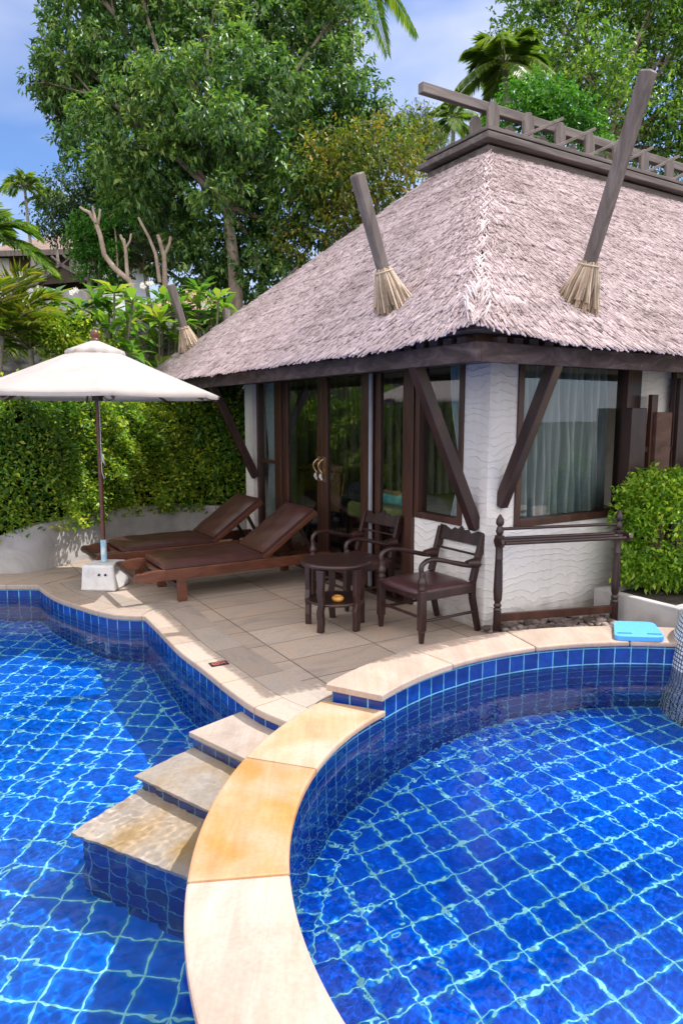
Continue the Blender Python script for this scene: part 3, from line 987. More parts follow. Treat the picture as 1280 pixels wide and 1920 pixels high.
# walls --------------------------------------------------------------
WT = 2.45
mb = MB()
mb.box((0, 0, -.05), (.3, .29, WT))                    # corner pier
mb.box((0, .29, -.05), (.16, .94, .83))                # under the terrace window
mb.box((.3, 0, -.05), (1.72, .16, .83))                # under the side window
mb.box((1.86, 0, -.05), (2.32, .16, WT))               # pier right of the side window
mb.box((2.32, 0, -.05), (3.7, .16, .83))
mb.box((3.7, 0, -.05), (8.0, .16, WT))
mb.box((-.06, 4.37, -.05), (.3, 4.62, WT))             # far pillar
mb.box((.3, 4.46, -.05), (8.0, 4.62, WT))
mb.box((7.85, .16, -.05), (8.0, .7, WT)); mb.box((7.85, 3.9, -.05), (8.0, 4.46, WT))
wall = mb.build('wall', M['stucco'], VILLA)
mb = MB(); mb.box((.3, .16, -.02), (7.85, 4.46, .085)); mb.build('interior_floor', M['interior_floor'], VILLA)
mb = MB(); mb.box((.3, 4.38, .085), (7.85, 4.455, WT)); mb.build('interior_wall', M['interior'], VILLA)
mb = MB(); mb.box((.02, .02, WT + .002), (7.9, 4.6, WT + .05)); mb.build('ceiling', M['wood_dark'], VILLA)


def pane_frame(parent, lo, hi, w, axis, x0, x1, name='frame'):
    """rectangular frame in the plane of the wall; lo/hi = (along, z)"""
    mb = MB()
    (a0, z0), (a1, z1) = lo, hi
    for (p, q, r, s) in ((a0, a0 + w, z0, z1), (a1 - w, a1, z0, z1), (a0 + w, a1 - w, z0, z0 + w), (a0 + w, a1 - w, z1 - w, z1)):
        if axis == 'y': mb.box((x0, p, r), (x1, q, s))
        else: mb.box((p, x0, r), (q, x1, s))
    return mb.build(name, M['wood_frame'], parent, .004)


def pane(parent, lo, hi, axis, x, name='pane'):
    (a0, z0), (a1, z1) = lo, hi
    mb = MB()
    if axis == 'y': mb.add([(x, a0, z0), (x, a1, z0), (x, a1, z1), (x, a0, z1)], [(3, 2, 1, 0)])
    else: mb.add([(a0, x, z0), (a1, x, z0), (a1, x, z1), (a0, x, z1)], [(0, 1, 2, 3)])
    return mb.build(name, M['glass'], parent)


# windows: frame is the part, pane and sill its pieces
def window(a0, a1, z0, z1, axis, x0, x1, w=.055, sill=True):
    fr = pane_frame(VILLA, (a0, z0), (a1, z1), w, axis, x0, x1, 'window')
    pane(fr, (a0 + w, z0 + w), (a1 - w, z1 - w), axis, (x0 + x1) / 2)
    return fr


window(.29, .93, .833, WT, 'y', -.018, .09)
window(.3, 1.72, .833, WT, 'x', -.02, .1, .06)
window(2.32, 3.7, .833, WT, 'x', -.02, .1, .06)
window(3.78, 4.36, .02, WT, 'y', -.01, .08, .05)
mb = MB(); mb.box((-.012, 3.83, 1.15), (.07, 4.31, 1.185)); mb.build('window_bar', M['wood_frame'], VILLA, .003)
# door posts, threshold, dark board between the two windows
mb = MB()
mb.box((-.03, .945, -.04), (.1, 1.06, WT)); mb.build('door_post', M['wood_frame'], VILLA, .004)
mb = MB(); mb.box((-.03, 1.66, .03), (.1, 1.75, WT)); mb.build('door_post', M['wood_frame'], VILLA, .004)
mb = MB(); mb.box((-.035, 1.62, .03), (-.01, 1.655, WT)); mb.build('steel_track', noise_mat('dull_steel', [(.3, (.25, .26, .3)), (.7, (.38, .4, .45))], (3, 3, 3), .35, 4, 0, .1), VILLA, .002)
mb = MB(); mb.box((-.03, 3.62, .03), (.1, 3.775, WT)); mb.build('door_post', M['wood_frame'], VILLA, .004)
mb = MB(); mb.box((-.1, 1.06, -.04), (.3, 4.37, .03)); mb.build('threshold', M['wood_dark'], VILLA, .006)
mb = MB(); mb.box((1.72, -.015, -.04), (1.86, .14, WT)); mb.build('corner_post', M['wood_dark'], VILLA, .004)


def door(a0, a1, x0, x1, handle=None, st=.1):
    d = pane_frame(VILLA, (a0, .035), (a1, WT - .02), st, 'y', x0, x1, 'door')
    pane(d, (a0 + st, .035 + st), (a1 - st, WT - .02 - st), 'y', (x0 + x1) / 2)
    if handle is not None:
        mb = MB()
        mb.box((x0 - .012, handle - .022, 1.02), (x0 + .002, handle + .022, 1.3))
        pts = [(x0 - .012, handle, 1.27)] + [(x0 - .02 - .045 * math.sin(PI * t), handle + .035 * math.sin(2 * PI * t), 1.27 - .2 * t) for t in np.linspace(.05, .95, 12)] + [(x0 - .012, handle, 1.06)]
        mb.tube(pts, .011, 8)
        mb.build('handle', M['brass'], d)
        mb = MB()
        mb.tube([(x0 - .04, handle, 1.11), (x0 - .045, handle + .01, 1.08), (x0 - .03, handle, 1.04)], [.02, .022, .012], 8)
        mb.build('handle_tip', M['white_metal'], d)
    return d


door(1.07, 1.61, .01, .055, None, .085)
door(1.755, 2.655, .005, .055, 2.6, .105)
door(2.66, 3.615, .005, .055, 2.715, .105)
mb = MB(); mb.box((.056, 1.16, .99), (.075, 1.53, 1.03)); mb.build('curtain_tie_rail', M['brass'], VILLA)

# eaves: fascia, brown board, rafter ends, braces -----------------------
EU, EV, FV, EUR = -.7, -.6, 6.6, 9.3
mb = MB(); mb.box((EU, EV, 2.105), (EU + .045, FV, 2.235)); mb.box((EU + .045, EV, 2.106), (EUR, EV + .045, 2.236)); mb.build('fascia', M['wood_fascia'], VILLA, .004)
mb = MB(); mb.box((EU + .075, EV + .075, 2.24), (EU + .11, FV - .05, 2.40)); mb.box((EU + .11, EV + .076, 2.241), (EUR - .05, EV + .11, 2.401)); mb.build('eave_board', M['wood_brown'], VILLA)
mb = MB()
v = EV + .12
while v < FV - .1:
    mb.box((EU + .012, v, 2.237), (EU + .2, v + .085, 2.275)); v += .15
u = EU + .2
while u < EUR - .1:
    mb.box((u, EV + .012, 2.237), (u + .085, EV + .07, 2.275)); u += .15
mb.build('rafter_ends', M['wood_fascia'], VILLA)
mb = MB(); mb.box((EU + .046, EV + .046, 2.16), (-.001, FV - .05, 2.2)); mb.box((.0, EV + .047, 2.161), (EUR, -.002, 2.2)); mb.build('soffit', M['wood_dark'], VILLA)


def brace(a, b):
    mb = MB(); mb.bar(a, b, .085, .095, (0, 0, 1)); mb.build('brace', M['wood_dark'], VILLA, .006)


brace((.0, .12, .84), (-.66, .12, 2.16))
brace((.15, .0, 1.03), (.15, -.52, 2.16))
brace((-.06, 4.3, .95), (-.66, 4.28, 2.16))
brace((3.0, .0, 1.03), (3.0, -.52, 2.16))

# thatched roof -----------------------------------------------------------
U0, V0, V1, U1, ZE = -.8, -.7, 6.7, 9.4, 2.33
CU0, CV0, CV1, ZC = 1.62, 1.85, 2.78, 4.57
CU1 = U1 - 2.42
base_pts = [(U0, V0, ZE), (U1, V0, ZE), (U1, V1, ZE), (U0, V1, ZE), (CU0, CV0, ZC), (CU1, CV0, ZC), (CU1, CV1, ZC), (CU0, CV1, ZC)]
mb = MB()
mb.add([(p[0], p[1], p[2] - .035) for p in base_pts], [(0, 1, 5, 4), (1, 2, 6, 5), (2, 3, 7, 6), (3, 0, 4, 7), (4, 5, 6, 7), (0, 3, 2, 1)])
ROOF = mb.build('thatch_roof', M['thatch_base'], VILLA)


def straws(face, e0, e1, c0, c1, exposure, width, length, seed, name, hipfan=(True, True)):
    """rows of reed straws laid on the trapezoid e0-e1 (eave) c0-c1 (cap)"""
    r = np.random.default_rng(seed)
    e0, e1, c0, c1 = [np.array(p, float) for p in (e0, e1, c0, c1)]
    al = (e1 - e0) / np.linalg.norm(e1 - e0)
    up = (c0 - e0) - al * np.dot(c0 - e0, al)
    Ls = np.linalg.norm(up)
    up /= Ls
    nrm = np.cross(al, up)
    if nrm[2] < 0: nrm = -nrm
    P, D, LN, RS = [], [], [], []
    rows = int(Ls / exposure)
    for k in range(-5, rows + 1):
        s = k * exposure
        f = s / Ls
        a = e0 + (c0 - e0) * f
        b = e1 + (c1 - e1) * f
        W = np.linalg.norm(b - a)
        n = int(W / (width * 1.06))
        t = (np.arange(n) + r.uniform(.1, .9, n)) / n
        pos = a + np.outer(t, b - a) + np.outer(r.normal(0, exposure * .28, n), up)
        d = np.tile(-up, (n, 1))
        for side, hp, ec, cc in ((0, hipfan[0], e0, c0), (1, hipfan[1], e1, c1)):
            if not hp: continue
            dist = t * W if side == 0 else (1 - t) * W
            w = np.exp(-dist / .42) * .97
            hd = (ec - cc) / np.linalg.norm(ec - cc)
            d = d * (1 - w[:, None]) + w[:, None] * hd
        ed = np.ones(n, bool)
        for side, hp in ((0, hipfan[0]), (1, hipfan[1])):
            if hp:
                dist = t * W if side == 0 else (1 - t) * W
                ed &= ~((dist < .045) & (r.random(n) < .75))
                ed &= ~((dist < .11) & (r.random(n) < .3))
        d += np.outer(r.normal(0, .16, n), al)
        d /= np.linalg.norm(d, axis=1)[:, None]
        ln = length * r.uniform(.7, 1.15, n)
        rs = r.uniform(.008, .03, n) + (.010 if k % 7 == 2 else 0) * (.4 + .6 * np.sin(t * 31 + k) ** 2)
        if k < 5:
            # the cut eave: corner tips are trimmed shorter
            for side, hp in ((0, hipfan[0]), (1, hipfan[1])):
                dist = t * W if side == 0 else (1 - t) * W
                cut = np.clip(1 - dist / .8, 0, 1)
                pos = pos + np.outer(cut * .11, up)
                pos[:, 2] += cut * .03
        P.append(pos[ed]); D.append(d[ed]); LN.append(ln[ed]); RS.append(rs[ed])
    P = np.concatenate(P); D = np.concatenate(D); LN = np.concatenate(LN); RS = np.concatenate(RS)
    n = len(P)
    wd = width * r.uniform(.7, 1.25, n)
    sd = np.cross(D, nrm); sd /= np.linalg.norm(sd, axis=1)[:, None]
    nn = np.cross(sd, D)
    nn[nn[:, 2] < 0] *= -1
    tip = P + nn * RS[:, None]                # lower, raised end
    root = P - D * LN[:, None] + nn * .0
    th = .005
    V = np.empty((n, 8, 3))
    for i, (q, k) in enumerate(((root, .8), (tip, 1.0))):
        V[:, i * 4 + 0] = q - sd * (wd * k / 2)[:, None] - nn * th
        V[:, i * 4 + 1] = q + sd * (wd * k / 2)[:, None] - nn * th
        V[:, i * 4 + 2] = q + sd * (wd * k * .3)[:, None] + nn * th * .6
        V[:, i * 4 + 3] = q - sd * (wd * k * .3)[:, None] + nn * th * .6
    fq = np.array([(2, 3, 7, 6), (1, 2, 6, 5), (3, 0, 4, 7), (4, 5, 6, 7), (0, 1, 5, 4)])
    F = (np.arange(n)[:, None, None] * 8 + fq[None]).reshape(-1, 4)
    o = np_mesh(name, V.reshape(-1, 3), F, M['thatch'], VILLA)
    return o


straws('L', (U0, V0, ZE), (U0, V1, ZE), (CU0, CV0, ZC), (CU0, CV1, ZC), .04, .0108, .25, 1, 'thatch_slope')
straws('R', (U1 - 1.2, V0, ZE), (U0, V0, ZE), (CU1 - 1.2, CV0, ZC), (CU0, CV0, ZC), .04, .0108, .25, 2, 'thatch_slope', (False, True))
straws('F', (U0, V1, ZE), (U0 + 4, V1, ZE), (CU0, CV1, ZC), (U0 + 4.2, CV1, ZC), .13, .05, .3, 3, 'thatch_slope', (True, False))


def hip_straws(e, c, n, seed, name):
    """straws bundled along a hip, fanning over the edge"""
    r = np.random.default_rng(seed)
    e = np.array(e, float); c = np.array(c, float)
    hd = (e - c) / np.linalg.norm(e - c)
    f = r.uniform(.05, 1.0, n)
    f[:4] = r.uniform(.03, .06, 4)
    lat = np.cross(hd, (0, 0, 1.)); lat /= np.linalg.norm(lat)
    nn0 = np.cross(lat, hd)
    if nn0[2] < 0: nn0 = -nn0
    x = r.normal(0, .05, n)
    P = e + np.outer(f, c - e) + np.outer(x, lat) + nn0 * (.008 - np.abs(x)[:, None] * .5) + nn0 * r.uniform(0, .015, n)[:, None]
    cut = np.clip(1 - f / .06, 0, 1)
    P -= hd * (cut * .1)[:, None]
    x = x * (1 + cut * .8)
    D = hd + np.outer(x * 2.0 + r.normal(0, .1, n), lat) + nn0 * r.uniform(-.05, .03, n)[:, None]
    D /= np.linalg.norm(D, axis=1)[:, None]
    LN = r.uniform(.14, .26, n); wd = r.uniform(.011, .018, n)
    sd = np.cross(D, nn0); sd /= np.linalg.norm(sd, axis=1)[:, None]
    nn = np.cross(sd, D); nn[nn[:, 2] < 0] *= -1
    V = np.empty((n, 8, 3)); th = .008
    root = P - D * LN[:, None] - nn * .02
    for i, (q, k) in enumerate(((root, .8), (P, 1.0))):
        V[:, i * 4 + 0] = q - sd * (wd * k / 2)[:, None] - nn * th
        V[:, i * 4 + 1] = q + sd * (wd * k / 2)[:, None] - nn * th
        V[:, i * 4 + 2] = q + sd * (wd * k * .3)[:, None] + nn * th * .6
        V[:, i * 4 + 3] = q - sd * (wd * k * .3)[:, None] + nn * th * .6
    fq = np.array([(2, 3, 7, 6), (1, 2, 6, 5), (3, 0, 4, 7), (4, 5, 6, 7), (0, 1, 5, 4)])
    F = (np.arange(n)[:, None, None] * 8 + fq[None]).reshape(-1, 4)
    return np_mesh(name, V.reshape(-1, 3), F, M['thatch'], VILLA)



# ridge cap: three stepped boards round the flat top
for i, (d, z0, z1) in enumerate(((.05, ZC - .02, ZC + .055), (.14, ZC + .085, ZC + .15), (.02, ZC + .15, ZC + .2), (.075, ZC + .2, ZC + .24))):
    mb = MB()
    a = .0
    mb.prism([(CU0 - d, CV0 - d), (CU1 + d, CV0 - d), (CU1 + d, CV1 + d), (CU0 - d, CV1 + d)], z0, z1)
    mb.build('ridge_moulding', M['wood_cap'], VILLA, .008)
mb = MB(); mb.box((CU0 + .05, CV0 + .05, ZC - .05), (CU1 - .05, CV1 - .05, ZC + .09)); mb.build('ridge_core', M['wood_dark'], VILLA)
mb = MB(); mb.bar((1.04, 2.3, 5.25), (CU1 + .6, 2.3, 5.25), .085, .105); mb.build('ridge_beam', M['wood_greyu'], VILLA, .007)
k = 0
u = 1.97
while u < 6.6:
    for vv, dz in ((2.16, .05), (2.44, -.01)):
        mb = MB()
        z0, z1 = ZC + .22, 5.22 + dz
        h = z1 - z0
        poly = [(-.06, 0), (.06, 0), (.09, h * .6), (.084, h * .85), (.03, h), (-.045, h * .97), (-.084, h * .8), (-.085, h * .55)]
        mb.prism(poly, -.018, .018, Matrix.Translation((u, vv, z0)) @ Matrix.Rotation(random.uniform(-.05, .05), 4, 'Y') @ Matrix.Rotation(PI / 2, 4, 'X'))
        mb.build('ridge_paddle', M['wood_grey'], VILLA, .005)
    u += .545
u = 2.08
while u < 6.4:
    mb = MB(); mb.bar((u, 1.84, 4.8), (u + .55, 1.74, 5.08), .04, .035); mb.build('ridge_strut', M['wood_greyu'], VILLA, .004)
    u += .545


def roof_post(base, ang, L, axis, w=.094, brush=True, bl=.3):
    u, v, z = base
    c, s = math.cos(R(ang)), math.sin(R(ang))
    d = Vector((-c, 0, s)) if axis == 'L' else Vector((0, -c, s)) if axis == 'R' else Vector((0, c, s))
    b = Vector(base)
    mb = MB()
    up = Vector((0, 1, 0)) if axis == 'L' else Vector((1, 0, 0))
    mb.bar(b - d * .15, b + d * L, w * .86, w * .86, up, w * 1.02, w * 1.02)
    p = mb.build('roof_post', M['wood_grey'], VILLA, .014, 1)
    if not brush: return p
    mb = MB()
    lat1 = d.cross(up).normalized(); lat2 = lat1.cross(d).normalized()
    for i in range(210):
        a = random.uniform(0, 2 * PI)
        o = lat1 * math.cos(a) + lat2 * math.sin(a)
        ring = random.uniform(0, 1)
        top = b + d * (bl + random.uniform(-.015, .02)) + o * (w * .52 + .012 * ring)
        midp = b + d * (bl * .55) + o * (w * .62 + .025 + .03 * ring)
        end = b + d * random.uniform(-.05, .06) + o * (w * .6 + .05 + .075 * ring * random.uniform(.5, 1)) + Vector((random.uniform(-.02, .02), random.uniform(-.02, .02), 0))
        mb.tube([top, midp, end], [.006, .0095, .008], 4, smooth=False)
    mb.build('reed_skirt', M['straw_dry'], p)
    mb = MB()
    pts = [b + d * (bl - .01) + (lat1 * math.cos(t) + lat2 * math.sin(t)) * (w * .54 + .022) for t in np.linspace(0, 2 * PI, 17)]
    mb.tube(pts, .007, 6); mb.build('reed_tie', M['straw_dry'], p)
    return p


roof_post((-.496, .607, 2.611), 69.6, 1.03, 'L')
roof_post((.456, -.417, 2.578), 70.6, 1.53, 'R')
roof_post((-.391, 5.75, 2.709), 73.1, .91, 'L', .1)
roof_post((.3, 5.9, 2.79), 72, .6, 'F', .1)

# ------------------------------------------------------------------ inside the room
def curtain(name, a, b, z0, z1, folds, depth, mat, label, group=None, waist=None, seed=0, parent=None, messy=0.0):
    """a pleated sheet hung between a and b (world xy), gathered at waist=(z, fraction, toward)"""
    r = random.Random(seed)
    a = Vector(a); b = Vector(b)
    nx, nz = folds * 8, 26
    dirv = (b - a)
    nv = Vector((-dirv.y, dirv.x)).normalized()
    ph = [r.uniform(-.6, .6) for _ in range(folds + 2)]
    vs = []
    for j in range(nz + 1):
        z = z0 + (z1 - z0) * j / nz
        k = 1.0; sh = 0
        if waist:
            zz, fr, tw = waist
            g = math.exp(-((z - zz) / .42) ** 2)
            k = 1 - (1 - fr) * g
            sh = tw * (1 - k)
        for i in range(nx + 1):
            t = i / nx
            tt = t * k + sh
            fl = depth * (1 + .5 * ph[int(t * folds)]) * math.sin(2 * PI * t * folds + ph[int(t * folds)] * .5 + messy * math.sin(z * 5 + t * 9)) * (.7 + .5 * (1 - j / nz))
            fl += messy * .03 * math.sin(z * 7.3 + t * 23) 
            p = a + dirv * (tt + messy * .012 * math.sin(z * 6 + t * 31))
            vs.append((p.x + nv.x * fl, p.y + nv.y * fl, z))
    F = []
    for j in range(nz):
        for i in range(nx):
            q = j * (nx + 1) + i
            F.append((q, q + 1, q + nx + 2, q + nx + 1))
    o = np_mesh(name, vs, F, mat, parent, True)
    return tag(o, label, 'curtain', group)


def vxy(u, v): p = vw(u, v); return (p.x, p.y)


curtain('curtain', vxy(.11, 3.8), vxy(.11, 4.32), .1, 2.42, 8, .024, M['curtain_blue'], 'pale blue curtain tied at the waist in the slim window by the far pillar', waist=(1.17, .62, .5), seed=1)
curtain('curtain', vxy(.15, .32), vxy(.15, .66), .86, 2.42, 7, .026, M['curtain_blue'], 'pale blue curtain gathered beside the small terrace window near the corner', waist=(1.3, .55, .0), seed=2)
curtain('curtain', vxy(.34, .24), vxy(1.64, .24), .84, 2.42, 13, .075, M['curtain_sheer'], 'crumpled grey-blue curtain filling the side window behind the towel rack', seed=3, messy=.25)
curtain('curtain', vxy(2.3, .35), vxy(3.6, .35), .84, 2.42, 12, .035, M['curtain_white'], 'cream curtain in the far side window behind the plank fence', seed=4)
curtain('curtain', vxy(.4, 4.28), vxy(3.4, 4.28), .1, 2.4, 19, .05, M['curtain_white'], 'long cream pleated curtain on the back wall of the room', seed=5)

bed = empty('bed', vw(1.55, 2.25, .085), BROT, 'low bed with green cover seen through the terrace doors', 'bed')
mb = MB(); mb.box((-.85, -.95, 0), (.95, .95, .42)); mb.build('base', M['wood_dark'], bed, .01)
mb = MB(); mb.box((-.87, -.97, .421), (.97, .97, .62)); mb.build('mattress', M['green_cover'], bed, .05, 4)
mb = MB(); mb.tube([(0, -.2, 0), (0, .2, 0)], .085, 20); o = mb.build('bolster', M['turquoise'], None, .02); o.location = vw(.9, 2.45, .79); o.rotation_euler = (0, 0, BROT)
tag(o, 'rolled turquoise bolster lying on the green bed', 'bolster')
o2 = MB(); o2.sphere((0, 0, 0), .2, 14, 10, (.8, 1.3, .7)); o = o2.build('cushion', M['dark_cloth'], None); o.location = vw(.8, 3.02, .82); o.rotation_euler = (0, 0, BROT)
tag(o, 'dark rounded cushion at the end of the green bed', 'cushion')

rc = empty('rattan_chair', vw(.62, 3.82, .085), BROT + .5, 'rattan armchair with rolled top just inside the left door leaf', 'armchair')
mb = MB(); mb.bar((.1, -.3, .62), (.2, -.3, .98), .03, .035); mb.box((.08, -.28, .3), (.12, .28, .95)); mb.build('woven_back', M['rattan'], rc, .01)
mb = MB(); mb.tube([(.08, -.34, .98), (.08, .34, .98)], .05, 14); mb.build('top_roll', M['rattan'], rc)
mb = MB(); mb.box((-.45, -.3, .3), (.08, .3, .42)); mb.build('seat', M['dark_cloth'], rc, .04, 3)
for sx in (-.4, .1):
    for sy in (-.28, .28):
        mb = MB(); mb.tube([(sx, sy, 0), (sx, sy, .45)], .022, 8); mb.build('leg', M['wood_dark'], rc)

# ------------------------------------------------------------------ umbrella
UMB = empty('parasol', (-2.43, 6.95, 0), 0, 'off-white canvas parasol on brown wooden pole in a white block', 'parasol')
mb = MB()
lo = [(-.2, -.165), (.165, -.19), (.2, .165), (-.165, .19)]
hi = [(x * .9, y * .9) for x, y in lo]
vs = [(x, y, 0.002) for x, y in lo] + [(x * .97, y * .97, .05) for x, y in lo] + [(x, y, .265) for x, y in hi]
fs = [(3, 2, 1, 0), (8, 9, 10, 11)]
for k in (0, 4):
    for i in range(4):
        j = (i + 1) % 4
        fs.append((k + i, k + j, k + 4 + j, k + 4 + i))
mb.add(vs, fs)
blk = mb.build('base_block', M['concrete_white'], UMB, .022, 3)
mb = MB()
for dx in (.02, .085): mb.tube([(dx - .02, -.182, .17), (dx - .02, -.12, .175)], .012, 10)
mb.build('bolt_hole', M['black'], blk)
mb = MB(); mb.tube([(0, 0, .27), (0, 0, .5)], .03, 14); mb.build('sleeve', M['blue_pipe'], UMB)
mb = MB(); mb.tube([(0, 0, .45), (0.004, 0, 1.5), (0.012, 0, 2.44)], .023, 14); mb.build('pole', M['wood_red'], UMB)
mb = MB(); mb.lathe([(.035, 2.46), (.045, 2.475), (.04, 2.5), (.032, 2.505), (.04, 2.52), (.043, 2.545), (.034, 2.575), (.012, 2.59)], 16, c=(.012, 0, 0)); mb.build('finial', M['wood_red'], UMB)
mb = MB(); mb.lathe([(.05, 1.9), (.055, 1.93), (.05, 1.97)], 14, c=(.01, 0, 0)); mb.build('hub', M['wood_dark'], UMB)


def canopy(r0, z0, r1, z1, a0, sag, nr, edge_drop=0.0, ns=8):
    ang = [a0 + i * PI / 4 for i in range(8)]
    vs, F = [], []
    for i in range(nr + 1):
        t = i / nr
        rr = r0 + (r1 - r0) * t
        zz = z0 + (z1 - z0) * t - .006 * math.sin(PI * t) * (r1 > .5)
        for k in range(8):
            for j in range(ns):
                s = j / ns
                a, b = ang[k], ang[k] + PI / 4
                x = (1 - s) * math.cos(a) + s * math.cos(b)
                y = (1 - s) * math.sin(a) + s * math.sin(b)
                d = math.sin(PI * s) * sag * t
                vs.append((rr * x * (1 - .012 * math.sin(PI * s) * t) + .012, rr * y * (1 - .012 * math.sin(PI * s) * t), zz - d * .6 * math.sin(PI * t * .5) + .02 * edge_drop * math.sin(7 * s + k * 2.1) * t))
    n = 8 * ns
    for i in range(nr):
        for j in range(n):
            j2 = (j + 1) % n
            F.append((i * n + j, (i + 1) * n + j, (i + 1) * n + j2, i * n + j2))
    # small hem turned down
    b = nr * n
    for j in range(n):
        x, y, z = vs[b + j]
        vs.append((x * .992, y * .992, z - .035))
    for j in range(n):
        j2 = (j + 1) % n
        F.append((b + j, b + n + j, b + n + j2, b + j2))
    return vs, F


A0 = R(-65)
vs, F = canopy(.16, 2.40, 1.24, 1.955, A0, .012, 10)
cn = np_mesh('canopy', vs, F, M['canopy'], UMB, False)
vs, F = canopy(.03, 2.485, .285, 2.372, A0, -.01, 4, .6)
np_mesh('vent_cap', vs, F, M['canopy'], cn, False)
for k in range(8):
    a = A0 + k * PI / 4
    mb = MB()
    mb.bar((.05 * math.cos(a), .05 * math.sin(a), 2.34), (1.2 * math.cos(a) + .012, 1.2 * math.sin(a), 1.905), .018, .022)
    rb = mb.build('rib', M['wood_red'], UMB)
    mb = MB(); mb.bar((.05 * math.cos(a) + .01, .05 * math.sin(a), 1.95), (.62 * math.cos(a), .62 * math.sin(a), 2.15), .016, .02); mb.build('strut', M['wood_red'], rb)
mb = MB()
mb.tube([(.03, -.02, 1.95), (.035, -.03, 1.7), (.03, -.028, 1.45), (.045, -.03, 1.3), (.07, -.03, 1.25), (.05, -.03, 1.32), (.032, -.03, 1.42), (.03, -.03, 1.2), (.05, -.03, 1.12), (.07, -.03, 1.17)], .004, 6)
mb.build('cord', M['concrete_white'], UMB)
mb = MB()
mb.tube([(.05, -.04, 1.96), (.16, -.12, 1.9), (.24, -.2, 1.915), (.28, -.25, 2.0)], .004, 6); mb.build('cord', M['black'], UMB)

# ------------------------------------------------------------------ sun loungers
def make_lounger(ang=35, L=2.0, W=.66):
    r = empty('sun_lounger')
    f = MB()
    zt, zb = .315, .215
    for y in (0, W):
        y0, y1 = y - .022, y + .022
        f.prism([(.13, 0), (L, 0), (L, .1), (.2, .1), (.16, .07)], -.022, .022, Matrix.Translation((0, y, zb)) @ Matrix.Rotation(PI / 2, 4, 'X'))
    for x in (.2, .7, 1.25, L - .06): f.box((x, .022, .235), (x + .05, W - .022, .285))
    fr = f.build('frame', M['wood_red'], r, .006)
    s = MB()
    for i in range(11): s.box((.3 + .09 * i, .022, .287), (.36 + .09 * i, W - .022, .303))
    s.build('slats', M['wood_red'], fr)
    for y in (0, W):
        mb = MB()
        prof = [(.22, .1), (.22, .02), (.14, .0), (.06, -.01), (-.03, .02), (-.075, .015), (-.1, .05), (-.085, .085), (-.05, .095), (-.01, .09), (.05, .105), (.13, .11)]
        mb.prism(prof, -.024, .024, Matrix.Translation((.0, y, zb)) @ Matrix.Rotation(PI / 2, 4, 'X'))
        mb.build('scroll_end', M['wood_red'], r, .008)
    mb = MB(); mb.tube([(-.07, .02, zb + .055), (-.07, W - .02, zb + .055)], .026, 12); mb.build('foot_bar', M['wood_dark'], r)
    for x in (.32, L - .26):
        for y in (.0, W):
            mb = MB(); mb.box((x, y - .032 if y else y - .028, 0), (x + .085, y + .028 if y else y + .032, zb + .004)); mb.build('leg', M['wood_red'], r, .005)
    for x in (.34, L - .22):
        mb = MB(); mb.box((x, .02, .11), (x + .04, W - .02, .15)); mb.build('stretcher', M['wood_dark'], r)
    hx, hz = 1.22, .335
    c, s_ = math.cos(R(ang)), math.sin(R(ang))
    BM_ = Matrix.Translation((hx, 0, hz)) @ Matrix.Rotation(-R(ang), 4, 'Y')
    mb = MB()
    for y in (.035, W - .035): mb.box((0, y - .02, -.05), (.75, y + .02, .0), BM_)
    for x in (.1, .35, .6, .7): mb.box((x, .055, -.035), (x + .05, W - .055, -.012), BM_)
    bf = mb.build('backrest_frame', M['wood_red'], r, .004)
    for y in (.08, W - .08):
        mb = MB(); mb.bar(tuple(BM_ @ Vector((.52, y, -.05))), (1.86, y, .24), .03, .035); mb.build('prop', M['wood_dark'], bf)

    def cushion(x0, x1, th, name, Mx=None):
        nx, ny = 20, 10
        vs = []
        for k, z in ((0, 0), (1, th)):
            for i in range(nx + 1):
                for j in range(ny + 1):
                    a, b = i / nx, j / ny
                    e = min(1, 9 * min(a, 1 - a)) ** .5 if 0 < a < 1 else 0
                    g = min(1, 6 * min(b, 1 - b)) ** .5 if 0 < b < 1 else 0
                    puff = e * g
                    zz = z * (.55 + .45 * puff) + (.004 * math.sin(a * 17 + b * 5) + .004 * math.sin(b * 13 + 2)) * puff * k
                    x = x0 + (x1 - x0) * (a if 0 < a < 1 else a)
                    y = .02 + (W - .04) * b
                    vs.append((x, y, zz + (0 if k else .0)))
        F = []
        st = ny + 1
        o1 = (nx + 1) * st
        for i in range(nx):
            for j in range(ny):
                q = i * st + j
                F.append((o1 + q, o1 + q + st, o1 + q + st + 1, o1 + q + 1))
                F.append((q, q + 1, q + st + 1, q + st))
        for i in range(nx):
            a, b = i * st, (i + 1) * st
            F.append((a, b, o1 + b, o1 + a)); a += ny; b += ny; F.append((b, a, o1 + a, o1 + b))
        for j in range(ny):
            F.append((j + 1, j, o1 + j, o1 + j + 1)); q = nx * st; F.append((q + j, q + j + 1, o1 + q + j + 1, o1 + q + j))
        if Mx is not None: vs = [tuple(Mx @ Vector(p)) for p in vs]
        else: vs = [(p[0], p[1], p[2] + .318) for p in vs]
        o = np_mesh(name, vs, F, M['leather'], r, True)
        e = o.modifiers.new('es', 'EDGE_SPLIT'); e.split_angle = R(50)
        return o
    cushion(.2, hx + .02, .075, 'seat_cushion')
    cushion(.02, .74, .07, 'back_cushion', BM_)
    return r


L1 = make_lounger()
tag(L1, 'brown leather sun lounger with reddish frame nearest the round table', 'sun lounger', 'sun loungers on the terrace')
p = vw(-2.16, 2.2); L1.location = p; L1.rotation_euler = (0, 0, BROT)
L2 = copy_tree(L1)
tag(L2, 'brown leather sun lounger by the hedge, partly behind the parasol pole', 'sun lounger', 'sun loungers on the terrace')
p = vw(-2.26, 3.28); L2.location = p; L2.rotation_euler = (0, 0, BROT + R(1.5))

